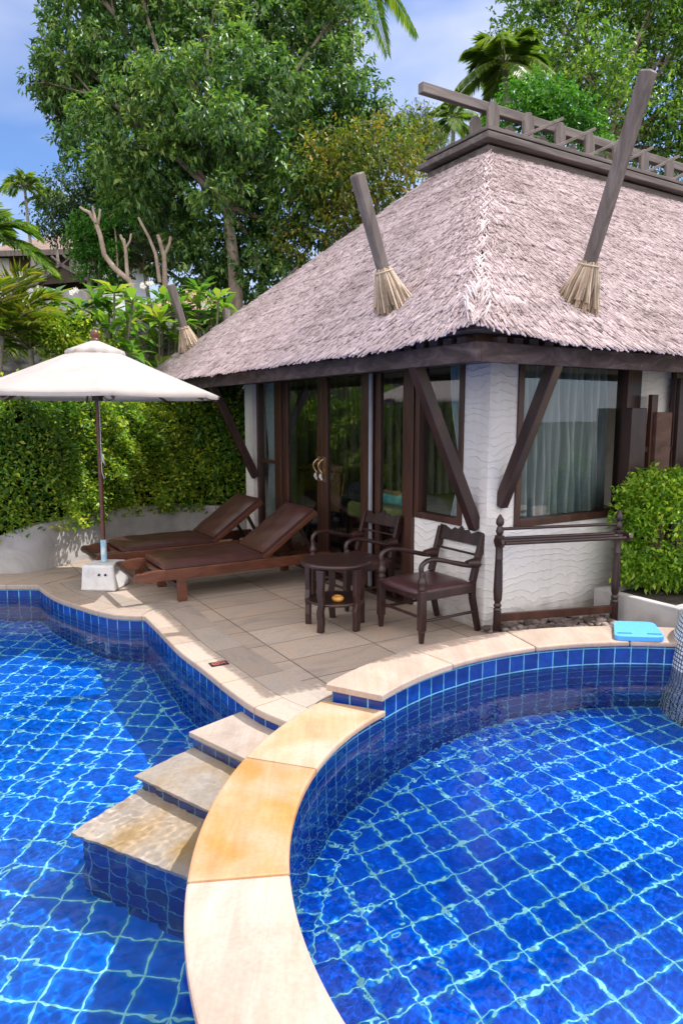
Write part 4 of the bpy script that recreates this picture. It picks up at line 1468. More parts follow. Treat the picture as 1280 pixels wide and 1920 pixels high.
# ------------------------------------------------------------------ carved armchairs
def make_armchair():
    """x forward, y across; feet at x=+.28 front, -.28 rear"""
    r = empty('armchair')
    wd = M['wood_dark']
    for y in (-.265, .265):
        mb = MB()
        mb.box((.245, y - .027, .1), (.305, y + .027, .42))
        mb.bar((.275, y, .1), (.275, y, .0), .045, .045, (1, 0, 0), .032, .032)
        lg = mb.build('leg', wd, r, .008)
        mb = MB(); mb.lathe([(.03, .42), (.036, .435), (.026, .45), (.034, .47), (.038, .49), (.028, .51), (.022, .525), (.027, .545), (.022, .565)], 14, c=(.275, y, 0)); mb.build('turned_post', wd, lg)
    for y in (-.255, .255):
        mb = MB()
        mb.bar((-.33, y, .0), (-.255, y, .3), .036, .042, (1, 0, 0), .042, .05)
        mb.bar((-.255, y, .3), (-.255, y, .42), .042, .05, (1, 0, 0))
        mb.bar((-.255, y, .42), (-.36, y, .8), .042, .055, (1, 0, 0), .036, .05)
        # little carved ears behind the top
        mb.prism([(0, 0), (-.05, .035), (-.035, .05), (-.06, .09), (-.03, .11), (0, .14)], -.015, .015, Matrix.Translation((-.335, y, .62)) @ Matrix.Rotation(PI / 2, 4, 'X'))
        mb.build('leg', wd, r, .006)
    mb = MB()
    mb.box((.25, -.235, .34), (.295, .235, .4)); mb.box((-.27, -.235, .34), (-.23, .235, .4))
    for y in (-.262, .262): mb.box((-.24, y - .018, .335), (.245, y + .018, .4))
    mb.build('seat_frame', wd, r, .005)
    mb = MB(); mb.tube([(.27, -.24, .2), (.27, .24, .2)], .013, 10); mb.build('stretcher', wd, r)
    for y in (-.26, .26):
        mb = MB(); mb.tube([(-.26, y, .17), (.26, y, .17)], .012, 10); mb.build('stretcher', wd, r)
    # leather seat
    nx, ny = 14, 14
    vs, F = [], []
    for k in (0, 1):
        for i in range(nx + 1):
            for j in range(ny + 1):
                a, b = i / nx * 2 - 1, j / ny * 2 - 1
                e = (1 - a ** 6) * (1 - b ** 6)
                x = .015 + a * .285 + .03 * (1 - b * b) * (a > .9)
                vs.append((x, b * .268, .385 + k * (.02 + .042 * e - .015 * (1 - a * a) * (1 - b * b))))
    st = ny + 1; o1 = (nx + 1) * st
    for i in range(nx):
        for j in range(ny):
            q = i * st + j
            F.append((o1 + q, o1 + q + st, o1 + q + st + 1, o1 + q + 1)); F.append((q, q + 1, q + st + 1, q + st))
    for i in range(nx):
        a, b = i * st, (i + 1) * st
        F.append((a, b, o1 + b, o1 + a)); F.append((b + ny, a + ny, o1 + a + ny, o1 + b + ny))
    for j in range(ny):
        F.append((j + 1, j, o1 + j, o1 + j + 1)); q = nx * st; F.append((q + j, q + j + 1, o1 + q + j + 1, o1 + q + j))
    np_mesh('seat', vs, F, M['leather_dark'], r, True)
    for y in (-.262, .262):
        mb = MB()
        pts = catmull([(-.315, .56), (-.2, .565), (-.05, .6), (.1, .64), (.21, .65), (.275, .62), (.285, .575), (.275, .55)], 5)
        rad = [.03 - .008 * math.sin(PI * i / (len(pts) - 1)) if i < len(pts) * .3 else .022 for i in range(len(pts))]
        mb.tube([(x, y, z) for x, z in pts], rad, 10, flat=.85)
        mb.tube([(-.29, y, .575), (-.18, y, .58)], [.05, .026], 10, flat=.9)
        mb.build('armrest', wd, r)
    # crest rail: carved wavy top, scalloped lower edge
    top = [(-.275, .08), (-.262, .105), (-.2, .1), (-.12, .07), (-.085, .098), (-.04, .088), (0, .125), (.04, .088), (.085, .098), (.12, .07), (.2, .1), (.262, .105), (.275, .08)]
    bot = []
    ns = 9
    for i in range(ns * 6 + 1):
        t = i / (ns * 6)
        bot.append((.235 - .47 * t, -.008 - .013 * abs(math.sin(PI * t * ns))))
    poly = [(-.275, .03)] + top + [(.275, .03)] + bot
    tl = math.atan2(.105, .38)
    mb = MB()
    mb.prism(poly, -.014, .014, Matrix.Translation((-.348, 0, .715)) @ Matrix.Rotation(-tl, 4, 'Y') @ Matrix.Rotation(PI / 2, 4, 'Z') @ Matrix.Rotation(PI / 2, 4, 'X'))
    mb.build('crest_rail', wd, r, .004)
    for z in (.63, .53):
        x = -.255 - (z - .42) * .276
        mb = MB(); mb.tube([(x, -.24, z), (x, .24, z)], .01, 8); mb.build('back_rail', wd, r)
    return r


CH1 = make_armchair()
frot = math.atan2(-.31, -.48)
tag(CH1, 'carved dark armchair standing in front of the white corner wall', 'armchair', 'carved armchairs by the round table')
CH1.location = (.705, 5.535, .002); CH1.rotation_euler = (0, 0, frot)
CH2 = copy_tree(CH1)
tag(CH2, 'carved dark armchair behind the round table, in front of the glass doors', 'armchair', 'carved armchairs by the round table')
CH2.location = (.11, 6.44, .002); CH2.rotation_euler = (0, 0, frot + R(4))

# ------------------------------------------------------------------ round table
TB = empty('round_table', (-.05, 5.64, .002), 0, 'small round dark wooden table with five carved legs and lower shelf', 'table')
mb = MB(); mb.lathe([(.27, .53), (.285, .535), (.292, .55), (.288, .563), (.275, .566)], 40); mb.build('tabletop', M['wood_dark'], TB)
mb = MB(); mb.lathe([(.225, .215), (.235, .22), (.237, .23), (.232, .238)], 36); mb.build('shelf', M['wood_dark'], TB)
for a in (168, 240.6, 317, 23, 98):
    mb = MB()
    pr = [(-.03, 0), (.022, 0), (.03, .09), (.022, .17), (.036, .23), (.024, .3), (.03, .4), (.036, .52), (-.036, .52), (-.03, .4), (-.03, .3), (-.018, .235), (-.034, .17), (-.026, .09)]
    ar = R(a)
    mb.prism(pr, -.022, .022, Matrix.Translation((.236 * math.cos(ar), .236 * math.sin(ar), 0)) @ Matrix.Rotation(ar + PI / 2, 4, 'Z') @ Matrix.Rotation(PI / 2, 4, 'X'))
    mb.build('leg', M['wood_dark'], TB, .006)
ash = MB(); ash.lathe([(.022, 0), (.04, .006), (.05, .022), (.05, .034), (.04, .046), (.03, .05), (.026, .046), (.024, .03), (.012, .026)], 24)
o = ash.build('ashtray', M['ochre'], None); o.location = (-.03, 5.52, .2415); tag(o, 'small round ochre ceramic ashtray on the lower shelf of the table', 'ashtray')

# ------------------------------------------------------------------ towel rack
ra, rb_ = Vector((1.25, 5.39, 0)), Vector((2.292, 5.65, 0))
dr = rb_ - ra; RL = dr.length
TR = empty('towel_rack', ra, math.atan2(dr.y, dr.x), 'dark turned-wood towel rack standing in front of the side wall', 'towel rack')
for x in (0, RL):
    mb = MB()
    mb.box((x - .024, -.024, 0), (x + .024, .024, .2))
    mb.lathe([(.024, .2), (.036, .21), (.024, .225), (.034, .245), (.022, .265), (.032, .29), (.037, .36), (.032, .55), (.029, .62), (.033, .625), (.029, .635), (.029, .72)], 14, c=(x, 0, 0))
    mb.box((x - .03, -.026, .72), (x + .03, .026, .815))
    mb.lathe([(.02, .815), (.028, .83), (.031, .85), (.022, .88), (.018, .89), (.026, .895), (.033, .915), (.028, .945), (.01, .975), (.003, .985)], 14, c=(x, 0, 0))
    ps = mb.build('post', M['wood_dark'], TR, .003)
    mb = MB()
    mb.prism([(-.13, .0), (-.115, -.03), (-.07, -.035), (0, -.03), (.02, .0), (.0, .035), (-.06, .03), (-.11, .03)], -.014, .014, Matrix.Translation((x + (.03 if x else -.03), 0, .77)) @ Matrix.Rotation(PI / 2, 4, 'Z') @ Matrix.Rotation(PI / 2, 4, 'X'))
    mb.build('bracket', M['wood_dark'], ps, .004)
for y, z, rr in ((0, .865, .013), (-.095, .765, .015), (-.05, .775, .015), (.0, .787, .015)):
    mb = MB(); mb.tube([(0, y, z), (RL, y, z)], rr, 10); mb.build('rail', M['wood_dark'], TR)
mb = MB(); mb.box((.024, -.014, .11), (RL - .024, .014, .175)); mb.build('stretcher', M['wood_frame'], TR, .003)

# ------------------------------------------------------------------ kickboard on the ledge
kp = [Vector((2.131, 5.25)), Vector((2.43, 5.215)), Vector((2.345, 4.83)), Vector((1.99, 4.868))]
kc = sum(kp, Vector((0, 0))) / 4
KB = empty('kickboard', (kc.x, kc.y, UP_TOP + .001), 0, 'light blue foam kickboard with two slots lying on the raised ledge', 'kickboard')
pts = []
for i in range(4):
    a, b, c = kp[i - 1] - kc, kp[i] - kc, kp[(i + 1) % 4] - kc
    r_ = .07 if i < 2 else .06
    p0 = b + (a - b).normalized() * r_; p1 = b + (c - b).normalized() * r_
    for t in np.linspace(0, 1, 7): pts.append(tuple((1 - t) ** 2 * p0 + 2 * t * (1 - t) * b + t * t * p1))
mb = MB(); mb.prism(pts, 0, .034); mb.build('board', M['foam'], KB, .006, 3)
mb = MB()
fw = (kp[2] - kp[3]).normalized(); bk = (kp[0] - kp[3]).normalized()
mid = (kp[2] + kp[3]) / 2 - kc + bk * .075
for sgn in (-1, 1):
    q = mid + fw * (sgn * .105)
    mb.tube([(q.x - fw.x * .05, q.y - fw.y * .05, .0325), (q.x + fw.x * .05, q.y + fw.y * .05, .0325)], .008, 8)
mb.build('slot', M['foam_dark'], KB)

# ------------------------------------------------------------------ mosaic fountain body at the frame edge
prof = [(.62, -.9), (.6, -.6), (.56, -.3), (.55, -.05), (.53, .12), (.5, .25), (.44, .4), (.34, .53), (.22, .62), (.1, .67), (.04, .69)]
n = 72
vs, fs, us = [], [], []
tl = [0]
for a, b in zip(prof, prof[1:]): tl.append(tl[-1] + math.hypot(a[0] - b[0], a[1] - b[1]))
for r_, z in prof:
    for j in range(n):
        a = 2 * PI * j / n
        vs.append((r_ * math.cos(a), r_ * math.sin(a), z))
for i in range(len(prof) - 1):
    for j in range(n):
        j2 = (j + 1) % n
        fs.append((i * n + j, i * n + j2, (i + 1) * n + j2, (i + 1) * n + j))
        q = .5 * 2 * PI / n
        us.append([(j * q, tl[i]), ((j + 1) * q, tl[i]), ((j + 1) * q, tl[i + 1]), (j * q, tl[i + 1])])
o = uv_mesh('fountain_body', vs, fs, us, M['mosaic'])
o.data.polygons.foreach_set('use_smooth', [True] * len(o.data.polygons))
o.location = (2.96, 4.78, 0)
receiver(o)
tag(o, 'rounded white mosaic-tiled fountain body standing in the right-hand pool', 'fountain')

# ------------------------------------------------------------------ foliage tools
def unit(a):
    return a / np.maximum(np.linalg.norm(a, axis=-1, keepdims=True), 1e-9)


def leaf_mesh(name, P, D, NV, L, W, mat, parent=None, fold=.18, bend=.18, long=False):
    """one folded leaf per row: P base, D direction, NV rough normal"""
    n = len(P)
    D = unit(D)
    Sd = unit(np.cross(D, NV))
    NN = np.cross(Sd, D)
    L = np.broadcast_to(L, (n,))[:, None]; W = np.broadcast_to(W, (n,))[:, None]
    if long:
        m = P + D * L * .5 + NN * L * .02
        tip = P + D * L - NN * L * bend
        wm = P + D * L * .62 - NN * L * bend * .25
        V = np.stack([P, wm + Sd * W / 2 + NN * W * fold, wm - Sd * W / 2 + NN * W * fold, tip, m], 1)
        F = np.array([(0, 4, 1), (4, 3, 1), (0, 2, 4), (4, 2, 3)])
        k = 5
    else:
        mid = P + D * L * .45
        V = np.stack([P, mid + Sd * W / 2 + NN * W * fold, mid - Sd * W / 2 + NN * W * fold, P + D * L - NN * L * bend], 1)
        F = np.array([(0, 2, 3), (0, 3, 1)])
        k = 4
    FF = (np.arange(n)[:, None, None] * k + F[None]).reshape(-1, 3)
    return np_mesh(name, V.reshape(-1, 3), FF, mat, parent)


def crown(name, clumps, twigs, per, Lf, Wf, mat, parent, seed, droop=.35, shell=.4, tw=.3, org=Vector((0, 0, 0)), flat=.8):
    r = np.random.default_rng(seed)
    Ps, Ds = [], []
    for (c, rx, rz) in clumps:
        c = np.array(c) - np.array(org)
        n = int(twigs * rx * rz)
        d = unit(r.normal(size=(n, 3)))
        rad = shell + (1.06 - shell) * r.random(n) ** .6
        rad *= 1 + .16 * np.sin(d[:, 0] * 5 + seed) * np.sin(d[:, 2] * 6 + d[:, 1] * 4)
        p = c + d * rad[:, None] * np.array([rx, rx * flat, rz])
        ax = unit(d + r.normal(size=(n, 3)) * .5 + np.array([0, 0, .1]))
        for q in range(per):
            s = r.random(n)[:, None]
            pos = p + ax * s * tw + r.normal(size=(n, 3)) * tw * .16
            ld = ax * .5 + r.normal(size=(n, 3)) * .55 + np.array([0, 0, -droop])
            Ps.append(pos); Ds.append(ld)
    P = np.concatenate(Ps); D = np.concatenate(Ds)
    n = len(P)
    NV = unit(np.array([0, 0, 1.0]) + r.normal(size=(n, 3)) * .45)
    L = Lf * r.uniform(.65, 1.2, n)
    return leaf_mesh(name, P, D, NV, L, L * Wf * r.uniform(.85, 1.2, n), mat, parent)


def px_clumps(lst, Y):
    out = []
    for t in lst:
        x, y, rp = t[:3]
        yy = Y + (t[3] if len(t) > 3 else 0)
        c = at_depth(x, y, yy)
        rr = rp * yy / FOC * 1.0
        out.append(((c.x, c.y, c.z), rr, rr * .92))
    return out


def ground_z(x, y):
    """height of the terrain"""
    v = -(x - CX.x) * .522 + (y - CX.y) * .853
    d = min(y - 11.45, v - 7.0) if x > -2.6 else y - 11.45
    if d < 0: return -.06 if y > 8.6 else -1.35
    return min(3.1, d * 14) + max(0, y - 12) * .165


def limb(mb, pts, r0, r1, n=8):
    k = len(pts)
    mb.tube(pts, [r0 + (r1 - r0) * i / (k - 1) for i in range(k)], n)


def tree(kind, label, clumps, base, mat_leaf, twigs, per, Lf, Wf, seed, trunk_r=.18, group=None, bark='bark', droop=.35, fork=None, nb=8, shell=.4, tw=.3, cat='tree'):
    base = Vector(base)
    t = empty(kind, base, 0, label, cat, group)
    cen = [Vector(c[0]) - base for c in clumps]
    mean = sum(cen, Vector((0, 0, 0))) / len(cen)
    fk = (Vector(fork) - base) if fork is not None else Vector((mean.x * .7, mean.y * .7, mean.z * .6))
    mb = MB()
    mid = fk * .5 + Vector((.12 * fk.length * .2, 0, 0))
    limb(mb, [(0, 0, -.3), mid * .5 + Vector((.03, .02, 0)), mid, fk], trunk_r, trunk_r * .62, 10)
    rr = random.Random(seed)
    order = sorted(range(len(cen)), key=lambda i: -clumps[i][1])[:nb]
    for i in order:
        q = cen[i]
        m = fk * .45 + q * .55 + Vector((rr.uniform(-.3, .3), rr.uniform(-.3, .3), rr.uniform(-.1, .4)))
        limb(mb, [fk * .97, m, q], trunk_r * .48, trunk_r * .12, 7)
        for _ in range(3):
            e = q + Vector((rr.uniform(-1, 1), rr.uniform(-1, 1), rr.uniform(-.5, 1))) * clumps[i][1] * .75
            limb(mb, [m * .4 + q * .6, (q + e) / 2, e], trunk_r * .18, trunk_r * .05, 5)
    mb.build('trunk', M[bark], t)
    crown('crown', clumps, twigs, per, Lf, Wf, mat_leaf, t, seed, droop, shell, tw, base)
    return t


def frond(P, D, base, az, el, L, droop, rng, n=26, wl=.35, org=None, lw=.035, roll=0.0, v=.5):
    """adds one feather frond: returns rachis points"""
    d0 = np.array([math.cos(az) * math.cos(el), math.sin(az) * math.cos(el), math.sin(el)])
    base = np.array(base)
    pts = []
    for i in range(13):
        t = i / 12
        p = base + d0 * L * t + np.array([0, 0, -droop * L * t * t])
        pts.append(p)
    pts = np.array(pts)
    side = unit(np.cross(d0, [0, 0, 1.0]))
    for i in range(n):
        t = .16 + .84 * (i + .5) / n
        k = t * 12
        a = int(min(11, k)); f = k - a
        p = pts[a] * (1 - f) + pts[a + 1] * f
        tg = unit(pts[a + 1] - pts[a])
        up = unit(np.cross(side, tg)); 
        if up[2] < 0: up = -up
        ll = wl * (math.sin(PI * (.12 + .8 * t)) ** .7) * rng.uniform(.85, 1.1)
        for s in (-1, 1):
            dd = side * s * (1.0 - .45 * t) + tg * (.45 + .5 * t) + up * v * rng.uniform(.4, 1.1) - np.array([0, 0, .25])
            P.append(p); D.append((dd, ll, up, lw))
    return pts


def palm(kind, label, base, top, fr, Lf, droop, mat, seed, trunk_r=.12, group=None, n=26, wl=.4, lw=.05, cat='palm', bark='palm_trunk', els=(-.2, 1.2), azs=None, trunk=True, v=.5):
    base = Vector(base); top = Vector(top)
    t = empty(kind, base, 0, label, cat, group)
    rng = random.Random(seed)
    mb = MB()
    tp = top - base
    if trunk:
        limb(mb, [(0, 0, -.2), tp * .35 + Vector((.05 * tp.z * .2, 0, 0)), tp * .7, tp], trunk_r, trunk_r * .7, 10)
        mb.build('trunk', M[bark], t)
    P, D = [], []
    rm = MB()
    for i in range(fr):
        az = (azs[i % len(azs)] if azs else 2 * PI * i / fr) + rng.uniform(-.25, .25)
        el = els[0] + (els[1] - els[0]) * ((i * .618) % 1)
        pts = frond(P, D, (tp.x, tp.y, tp.z), az, el, Lf * rng.uniform(.8, 1.1), droop * rng.uniform(.7, 1.25), rng, n, wl, lw=lw, v=v)
        rm.tube([tuple(p) for p in pts], [.018 * Lf / 2 * (1 - .85 * k / 12) + .003 for k in range(13)], 5)
    o = leaf_mesh('crown', np.array(P), np.array([d[0] for d in D]), np.array([d[2] for d in D]), np.array([d[1] for d in D]), np.array([d[3] for d in D]), mat, t, fold=.2, bend=.22)
    rm.build('frond_stalks', M['stem'], t)
    return t


# ------------------------------------------------------------------ terrain
xs = np.concatenate([np.linspace(-400, -12, 14), np.linspace(-10, 12, 60), np.linspace(14, 400, 14)])
ys = np.concatenate([np.linspace(-60, 6, 8), np.array([7.4, 8.55, 8.65, 9, 10.5]), np.linspace(11, 18, 60), np.linspace(20, 500, 24)])
X, Y = np.meshgrid(xs, ys, indexing='ij')
Z = np.vectorize(ground_z)(X, Y)
Z = np.where(Y > 12.5, Z + .15 * np.sin(X * .7) * np.sin(Y * .5), Z)
Z = np.where(Y > 120, Z * .4 + (3.1 + 108 * .165) * .6, Z)
I = np.arange(X.size).reshape(X.shape)
F = np.stack([I[:-1, :-1], I[1:, :-1], I[1:, 1:], I[:-1, 1:]], -1).reshape(-1, 4)
# no ground where the basins are dug
cxm = X.ravel()[F].mean(1); cym = Y.ravel()[F].mean(1)
o = np_mesh('ground', np.stack([X, Y, Z], -1).reshape(-1, 3), F, M['ground'], None, True)
tag(o, kind='structure')

# retaining wall of rubble stone behind the planting
rw = [(-12, 11.35), (-2.55, 11.35)] + [(vw(u, 6.95).x, vw(u, 6.95).y) for u in (1.0, 4, 9)]
pts = []
for a, b in zip(rw, rw[1:]):
    m = max(2, int(math.hypot(b[0] - a[0], b[1] - a[1]) / .25))
    pts += [(a[0] + (b[0] - a[0]) * i / m, a[1] + (b[1] - a[1]) * i / m) for i in range(m)]
pts.append(rw[-1])
vs, F = [], []
r = np.random.default_rng(4)
nz = 14
for p in pts:
    for j in range(nz + 1):
        vs.append((p[0] + r.uniform(-.03, .03), p[1] - .12 + r.uniform(-.05, .05) + .25 * j / nz, -.05 + (3.3 + .1 * math.sin(p[0] * 3)) * j / nz))
    vs.append((p[0], p[1] + .5, 3.22))
st = nz + 2
for i in range(len(pts) - 1):
    for j in range(nz + 1):
        q = i * st + j
        F.append((q, q + st, q + st + 1, q + 1))
o = np_mesh('retaining_wall', vs, F, M['rubble'])
tag(o, 'dark rubble stone retaining wall behind the plumeria shrubs', 'wall')

# grey rendered garden wall that curves round the terrace
gw = [(-9.0, 7.56), (-6, 7.54), (-4.2, 7.53)] + catmull([(-4.2, 7.53), (-3.72, 7.55), (-3.42, 7.72), (-3.27, 8.1), (-3.06, 8.64), (-2.85, 9.2), (-2.5, 9.78), (-2.0, 10.06), (-1.3, 10.2), (.2, 10.9)], 7)[1:]
gh = []
for p in gw:
    t = min(1, max(0, (p[0] + 4.6) / 1.3))
    gh.append(.2 + .34 * (t * t * (3 - 2 * t)) - .1 * min(1, max(0, (p[0] + 2.9) / 1.0)))
A = gw; B = offset(gw, .16)
vs, F = [], []
for a, b, h in zip(A, B, gh):
    vs += [(a[0], a[1], -.05), (a[0], a[1], h), (b[0], b[1], h), (b[0], b[1], -.05)]
for i in range(len(A) - 1):
    for j in range(3): F.append((4 * i + j, 4 * i + 4 + j, 4 * i + 5 + j, 4 * i + 1 + j))
o = np_mesh('garden_wall', vs, F, M['concrete'])
tag(o, 'low curved grey rendered wall under the hedge', 'wall'); bevel(o, .015, 2, 40)

# hedge ---------------------------------------------------------------------
HG = empty('hedge', (-3.2, 8.4, .3), 0, 'dense trimmed green hedge above the curved grey wall', 'hedge')
ho = np.array([-3.2, 8.4, .3])
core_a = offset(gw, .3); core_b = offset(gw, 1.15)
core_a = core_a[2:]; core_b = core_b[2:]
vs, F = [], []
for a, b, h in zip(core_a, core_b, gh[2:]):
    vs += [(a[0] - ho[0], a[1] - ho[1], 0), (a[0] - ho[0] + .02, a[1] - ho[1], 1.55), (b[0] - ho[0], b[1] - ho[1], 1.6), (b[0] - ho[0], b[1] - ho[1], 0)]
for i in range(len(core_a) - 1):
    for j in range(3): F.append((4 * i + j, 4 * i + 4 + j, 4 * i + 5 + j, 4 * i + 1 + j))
np_mesh('stems', vs, F, noise_mat('dark_hedge_core', [(.35, (.008, .012, .005)), (.7, (.03, .035, .014))], (16, 16, 16), .95, 5, 0, .6, .03, .1), HG)  # solid dark core inside the hedge, added to block see-through, not stems
r = np.random.default_rng(9)
t = np.array(arclen(gw)); ga = np.array(gw)
n = 52000
s = r.uniform(t[2] - 2.5, t[-1] - .3, n)
s = np.where(r.random(n) < .25, r.uniform(t[2] - .5, t[-1] - 1.5, n), s)
px_ = np.interp(s, t, ga[:, 0]); py_ = np.interp(s, t, ga[:, 1])
tx = np.interp(s + .1, t, ga[:, 0]) - px_; ty = np.interp(s + .1, t, ga[:, 1]) - py_
tl_ = np.hypot(tx, ty); tl_[tl_ < 1e-6] = 1
nx_, ny_ = ty / tl_, -tx / tl_                        # towards the terrace
hh_ = np.interp(s, t, np.array(gh))
top = 1.98 + .12 * np.sin(s * 2.3) + .06 * np.sin(s * 7.1) + .25 * np.clip((s - 7.5) / 2, 0, 1)
ontop = r.random(n) < .22
zz = np.where(ontop, top + r.normal(0, .05, n), hh_ - .12 + (top - hh_ + .12) * r.random(n) ** .9)
edge = .10 * np.sin(s * 5.2 + 1.3 * np.sin(zz * 3)) * np.sin(zz * 4.1 + s) + .06 * np.sin(s * 11 + zz * 9)
rag = np.interp(zz - hh_, [-.12, .12, .5], [.02, .06, .1])
off = np.where(ontop, r.uniform(-1.0, .05, n), rag + edge + r.normal(0, .05, n))
off = off + np.where(r.random(n) < .05, r.uniform(0, .11, n), 0)
off = np.where((~ontop) & (zz > top - .3), off - .5 * ((zz - (top - .3)) / .3) ** 2 * .4, off)
keep = ~((zz < hh_ + .02) & (r.random(n) < .45 + .4 * np.sin(s * 3.7)))
P = np.stack([px_ + nx_ * off, py_ + ny_ * off, zz], 1) - ho
out = np.stack([nx_, ny_, np.where(ontop, 1.0, .15)], 1)
D = out * .6 + r.normal(size=(n, 3)) * .55 + np.array([0, 0, .05])
NV = unit(out * .5 + np.array([0, 0, .7]) + r.normal(size=(n, 3)) * .45)
L = r.uniform(.04, .075, n)
P, D, NV, L = P[keep], D[keep], NV[keep], L[keep]
leaf_mesh('foliage', P, D, NV, L, L * .52, M['leaf_hedge'], HG)

# lime bush in its concrete planter at the right -------------------------------
PL = empty('planter', vw(1.15, -.16), BROT, 'low grey concrete planter box under the lime green bush', 'planter')
mb = MB()
mb.box((0, -.8, -.05), (.08, 0, .25)); mb.box((.08, -.8, -.05), (2.6, -.72, .25)); mb.box((.08, -.08, -.05), (2.6, 0, .25)); mb.box((2.52, -.72, -.05), (2.6, -.08, .25))
mb.build('box', M['concrete'], PL, .012)
mb = MB(); mb.box((.08, -.72, 0), (2.52, -.08, .2)); mb.build('soil', M['soil'], PL)
BU = empty('lime_bush', vw(1.9, -.6, .2), BROT, 'lime green leafy bush growing in the concrete planter', 'bush')
r = np.random.default_rng(31)
n = 23000
d = unit(r.normal(size=(n, 3)))
bx = np.sign(d) * np.abs(d) ** .62
rad = (.72 + .36 * r.random(n) ** .6) * (1 + .09 * np.sin(d[:, 0] * 9) * np.sin(d[:, 2] * 7 + d[:, 1] * 6) + .06 * np.sin(d[:, 0] * 23 + d[:, 2] * 19))
P = bx * rad[:, None]
un = P[:, 0] * .95                                     # along the planter
P = np.stack([un + .42, P[:, 1] * .42 + .1, P[:, 2] * .56 + .5], 1)
# the left end is thin and hangs close to the wall, behind the rack post
kk = np.clip((P[:, 0] + .7) / .75, 0, 1)
P[:, 1] = .42 - (.42 - P[:, 1]) * (.3 + .7 * kk)
P[:, 2] = np.maximum(P[:, 2], .05 + .16 * r.random(n))
D = unit(d) * .5 + r.normal(size=(n, 3)) * .5 + np.array([0, 0, -.1])
NV = unit(np.array([0, 0, 1.]) + r.normal(size=(n, 3)) * .5)
L = r.uniform(.035, .068, n)
leaf_mesh('foliage', P, D, NV, L, L * .5, M['leaf_lime'], BU)
mb = MB()
for i in range(26):
    x, y = random.uniform(-.3, 1.3), random.uniform(.02, .3)
    e = Vector((x + random.uniform(-.3, .3), y + random.uniform(-.1, .1), random.uniform(.5, .85)))
    limb(mb, [(x, y, -.03), (x + .03, y, .3), e], .011, .005, 6)
mb.build('stems', M['stem'], BU)

# pebble bed between wall and ledge
mb = MB()
rr = random.Random(5)
cnt = 0
while cnt < 420:
    u, v = rr.uniform(-.02, 1.12), rr.uniform(-.75, -.02)
    p = vw(u, v)
    if math.hypot(p.x - CU[0], p.y - CU[1]) < RUo + .03: continue
    q = rr.uniform(.018, .042)
    mb.sphere((p.x, p.y, q * .45 + (0.02 if rr.random() < .3 else 0)), q, 7, 5, (rr.uniform(.8, 1.3), rr.uniform(.7, 1.1), rr.uniform(.5, .8)))
    cnt += 1
o = mb.build('pebble_bed', M['pebble']); tag(o, 'brown river pebbles along the foot of the side wall', 'pebbles', kind='stuff')

# plank fence beside the villa
FE = empty('plank_fence', vw(1.75, -.1), BROT, 'fence of dark timber planks of uneven heights behind the lime bush', 'fence')


def px_u(px, v):
    rr_ = (px - 640) / FOC / 1.0
    a = CX.x - .522 * v; b = CX.y + .853 * v
    return (rr_ * b - a) / (.853 - rr_ * .522)


for x0, x1, ty, v, th, mt in ((1170, 1198, 765, -.1, .1, 'wood_dark'), (1192, 1211, 794, -.06, .04, 'wood_dark'), (1211, 1222, 740, -.1, .045, 'wood_frame'), (1222, 1250, 773, -.14, .04, 'wood_brown'),
                              (1252, 1261, 640, -.08, .05, 'wood_dark'), (1261, 1290, 640, -.12, .05, 'wood_dark'), (1295, 1312, 760, -.1, .04, 'wood_brown'), (1315, 1340, 700, -.12, .05, 'wood_dark')):
    u0, u1 = px_u(x0, v), px_u(x1, v)
    pt = vw((u0 + u1) / 2, v)
    zt = min(2.1, at_depth((x0 + x1) / 2, ty, pt.y).z)
    mb = MB(); mb.box((u0 - 1.75, v + .1 - th / 2, -.03), (u1 - 1.75, v + .1 + th / 2, zt)); mb.build('plank', M[mt], FE, .005)
mb = MB(); mb.box((.0, -.005, 1.42), (1.4, .03, 1.47)); mb.build('rail', M['wood_dark'], FE)

# plumeria shrubs with white flowers ------------------------------------------------
def plumeria(label, base, tips, flowers, seed, Lf=.33):
    base = Vector(base)
    t = empty('plumeria_shrub', base, 0, label, 'shrub', 'plumeria shrubs behind the hedge')
    r = random.Random(seed); rg = np.random.default_rng(seed)
    mb = MB()
    P, D, NVs, Ls = [], [], [], []
    for tp in tips:
        q = tp - base
        m = Vector((q.x * .55 + r.uniform(-.1, .1), q.y * .5, q.z * .55 + r.uniform(-.05, .05)))
        limb(mb, [(r.uniform(-.1, .1), r.uniform(-.1, .1), -.2), m * .5, m, q], .035, .014, 7)
        n = r.randint(13, 18)
        for i in range(n):
            az = 2 * PI * i / n * 1.0 + r.uniform(-.3, .3)
            el = r.uniform(-.35, 1.0)
            P.append(tuple(q + Vector((0, 0, r.uniform(-.06, .02)))))
            D.append((math.cos(az) * math.cos(el), math.sin(az) * math.cos(el), math.sin(el)))
            NVs.append((-math.cos(az) * math.sin(el), -math.sin(az) * math.sin(el), math.cos(el) + .2))
            Ls.append(Lf * r.uniform(.7, 1.15))
    mb.build('stems', M['stem'], t)
    Ls = np.array(Ls)
    leaf_mesh('foliage', np.array(P), np.array(D), np.array(NVs), Ls, Ls * .37, M['leaf_plum'], t, .12, .22, True)
    for f in flowers:
        q = f - base
        P, D, NVs = [], [], []
        for k in range(7):
            c = q + Vector((r.uniform(-.04, .04), r.uniform(-.05, .02), r.uniform(-.03, .03)))
            for i in range(5):
                az = 2 * PI * i / 5
                P.append(tuple(c)); D.append((math.cos(az), -.35, math.sin(az))); NVs.append((0, -1, .2))
        leaf_mesh('flowers', np.array(P), np.array(D), np.array(NVs), .036, .024, M['flower'], t, .1, .1)
    return t


def tp(lst, Y, seed):
    r = random.Random(seed)
    return [at_depth(x, y, Y + r.uniform(-.35, .35)) for x, y in lst]


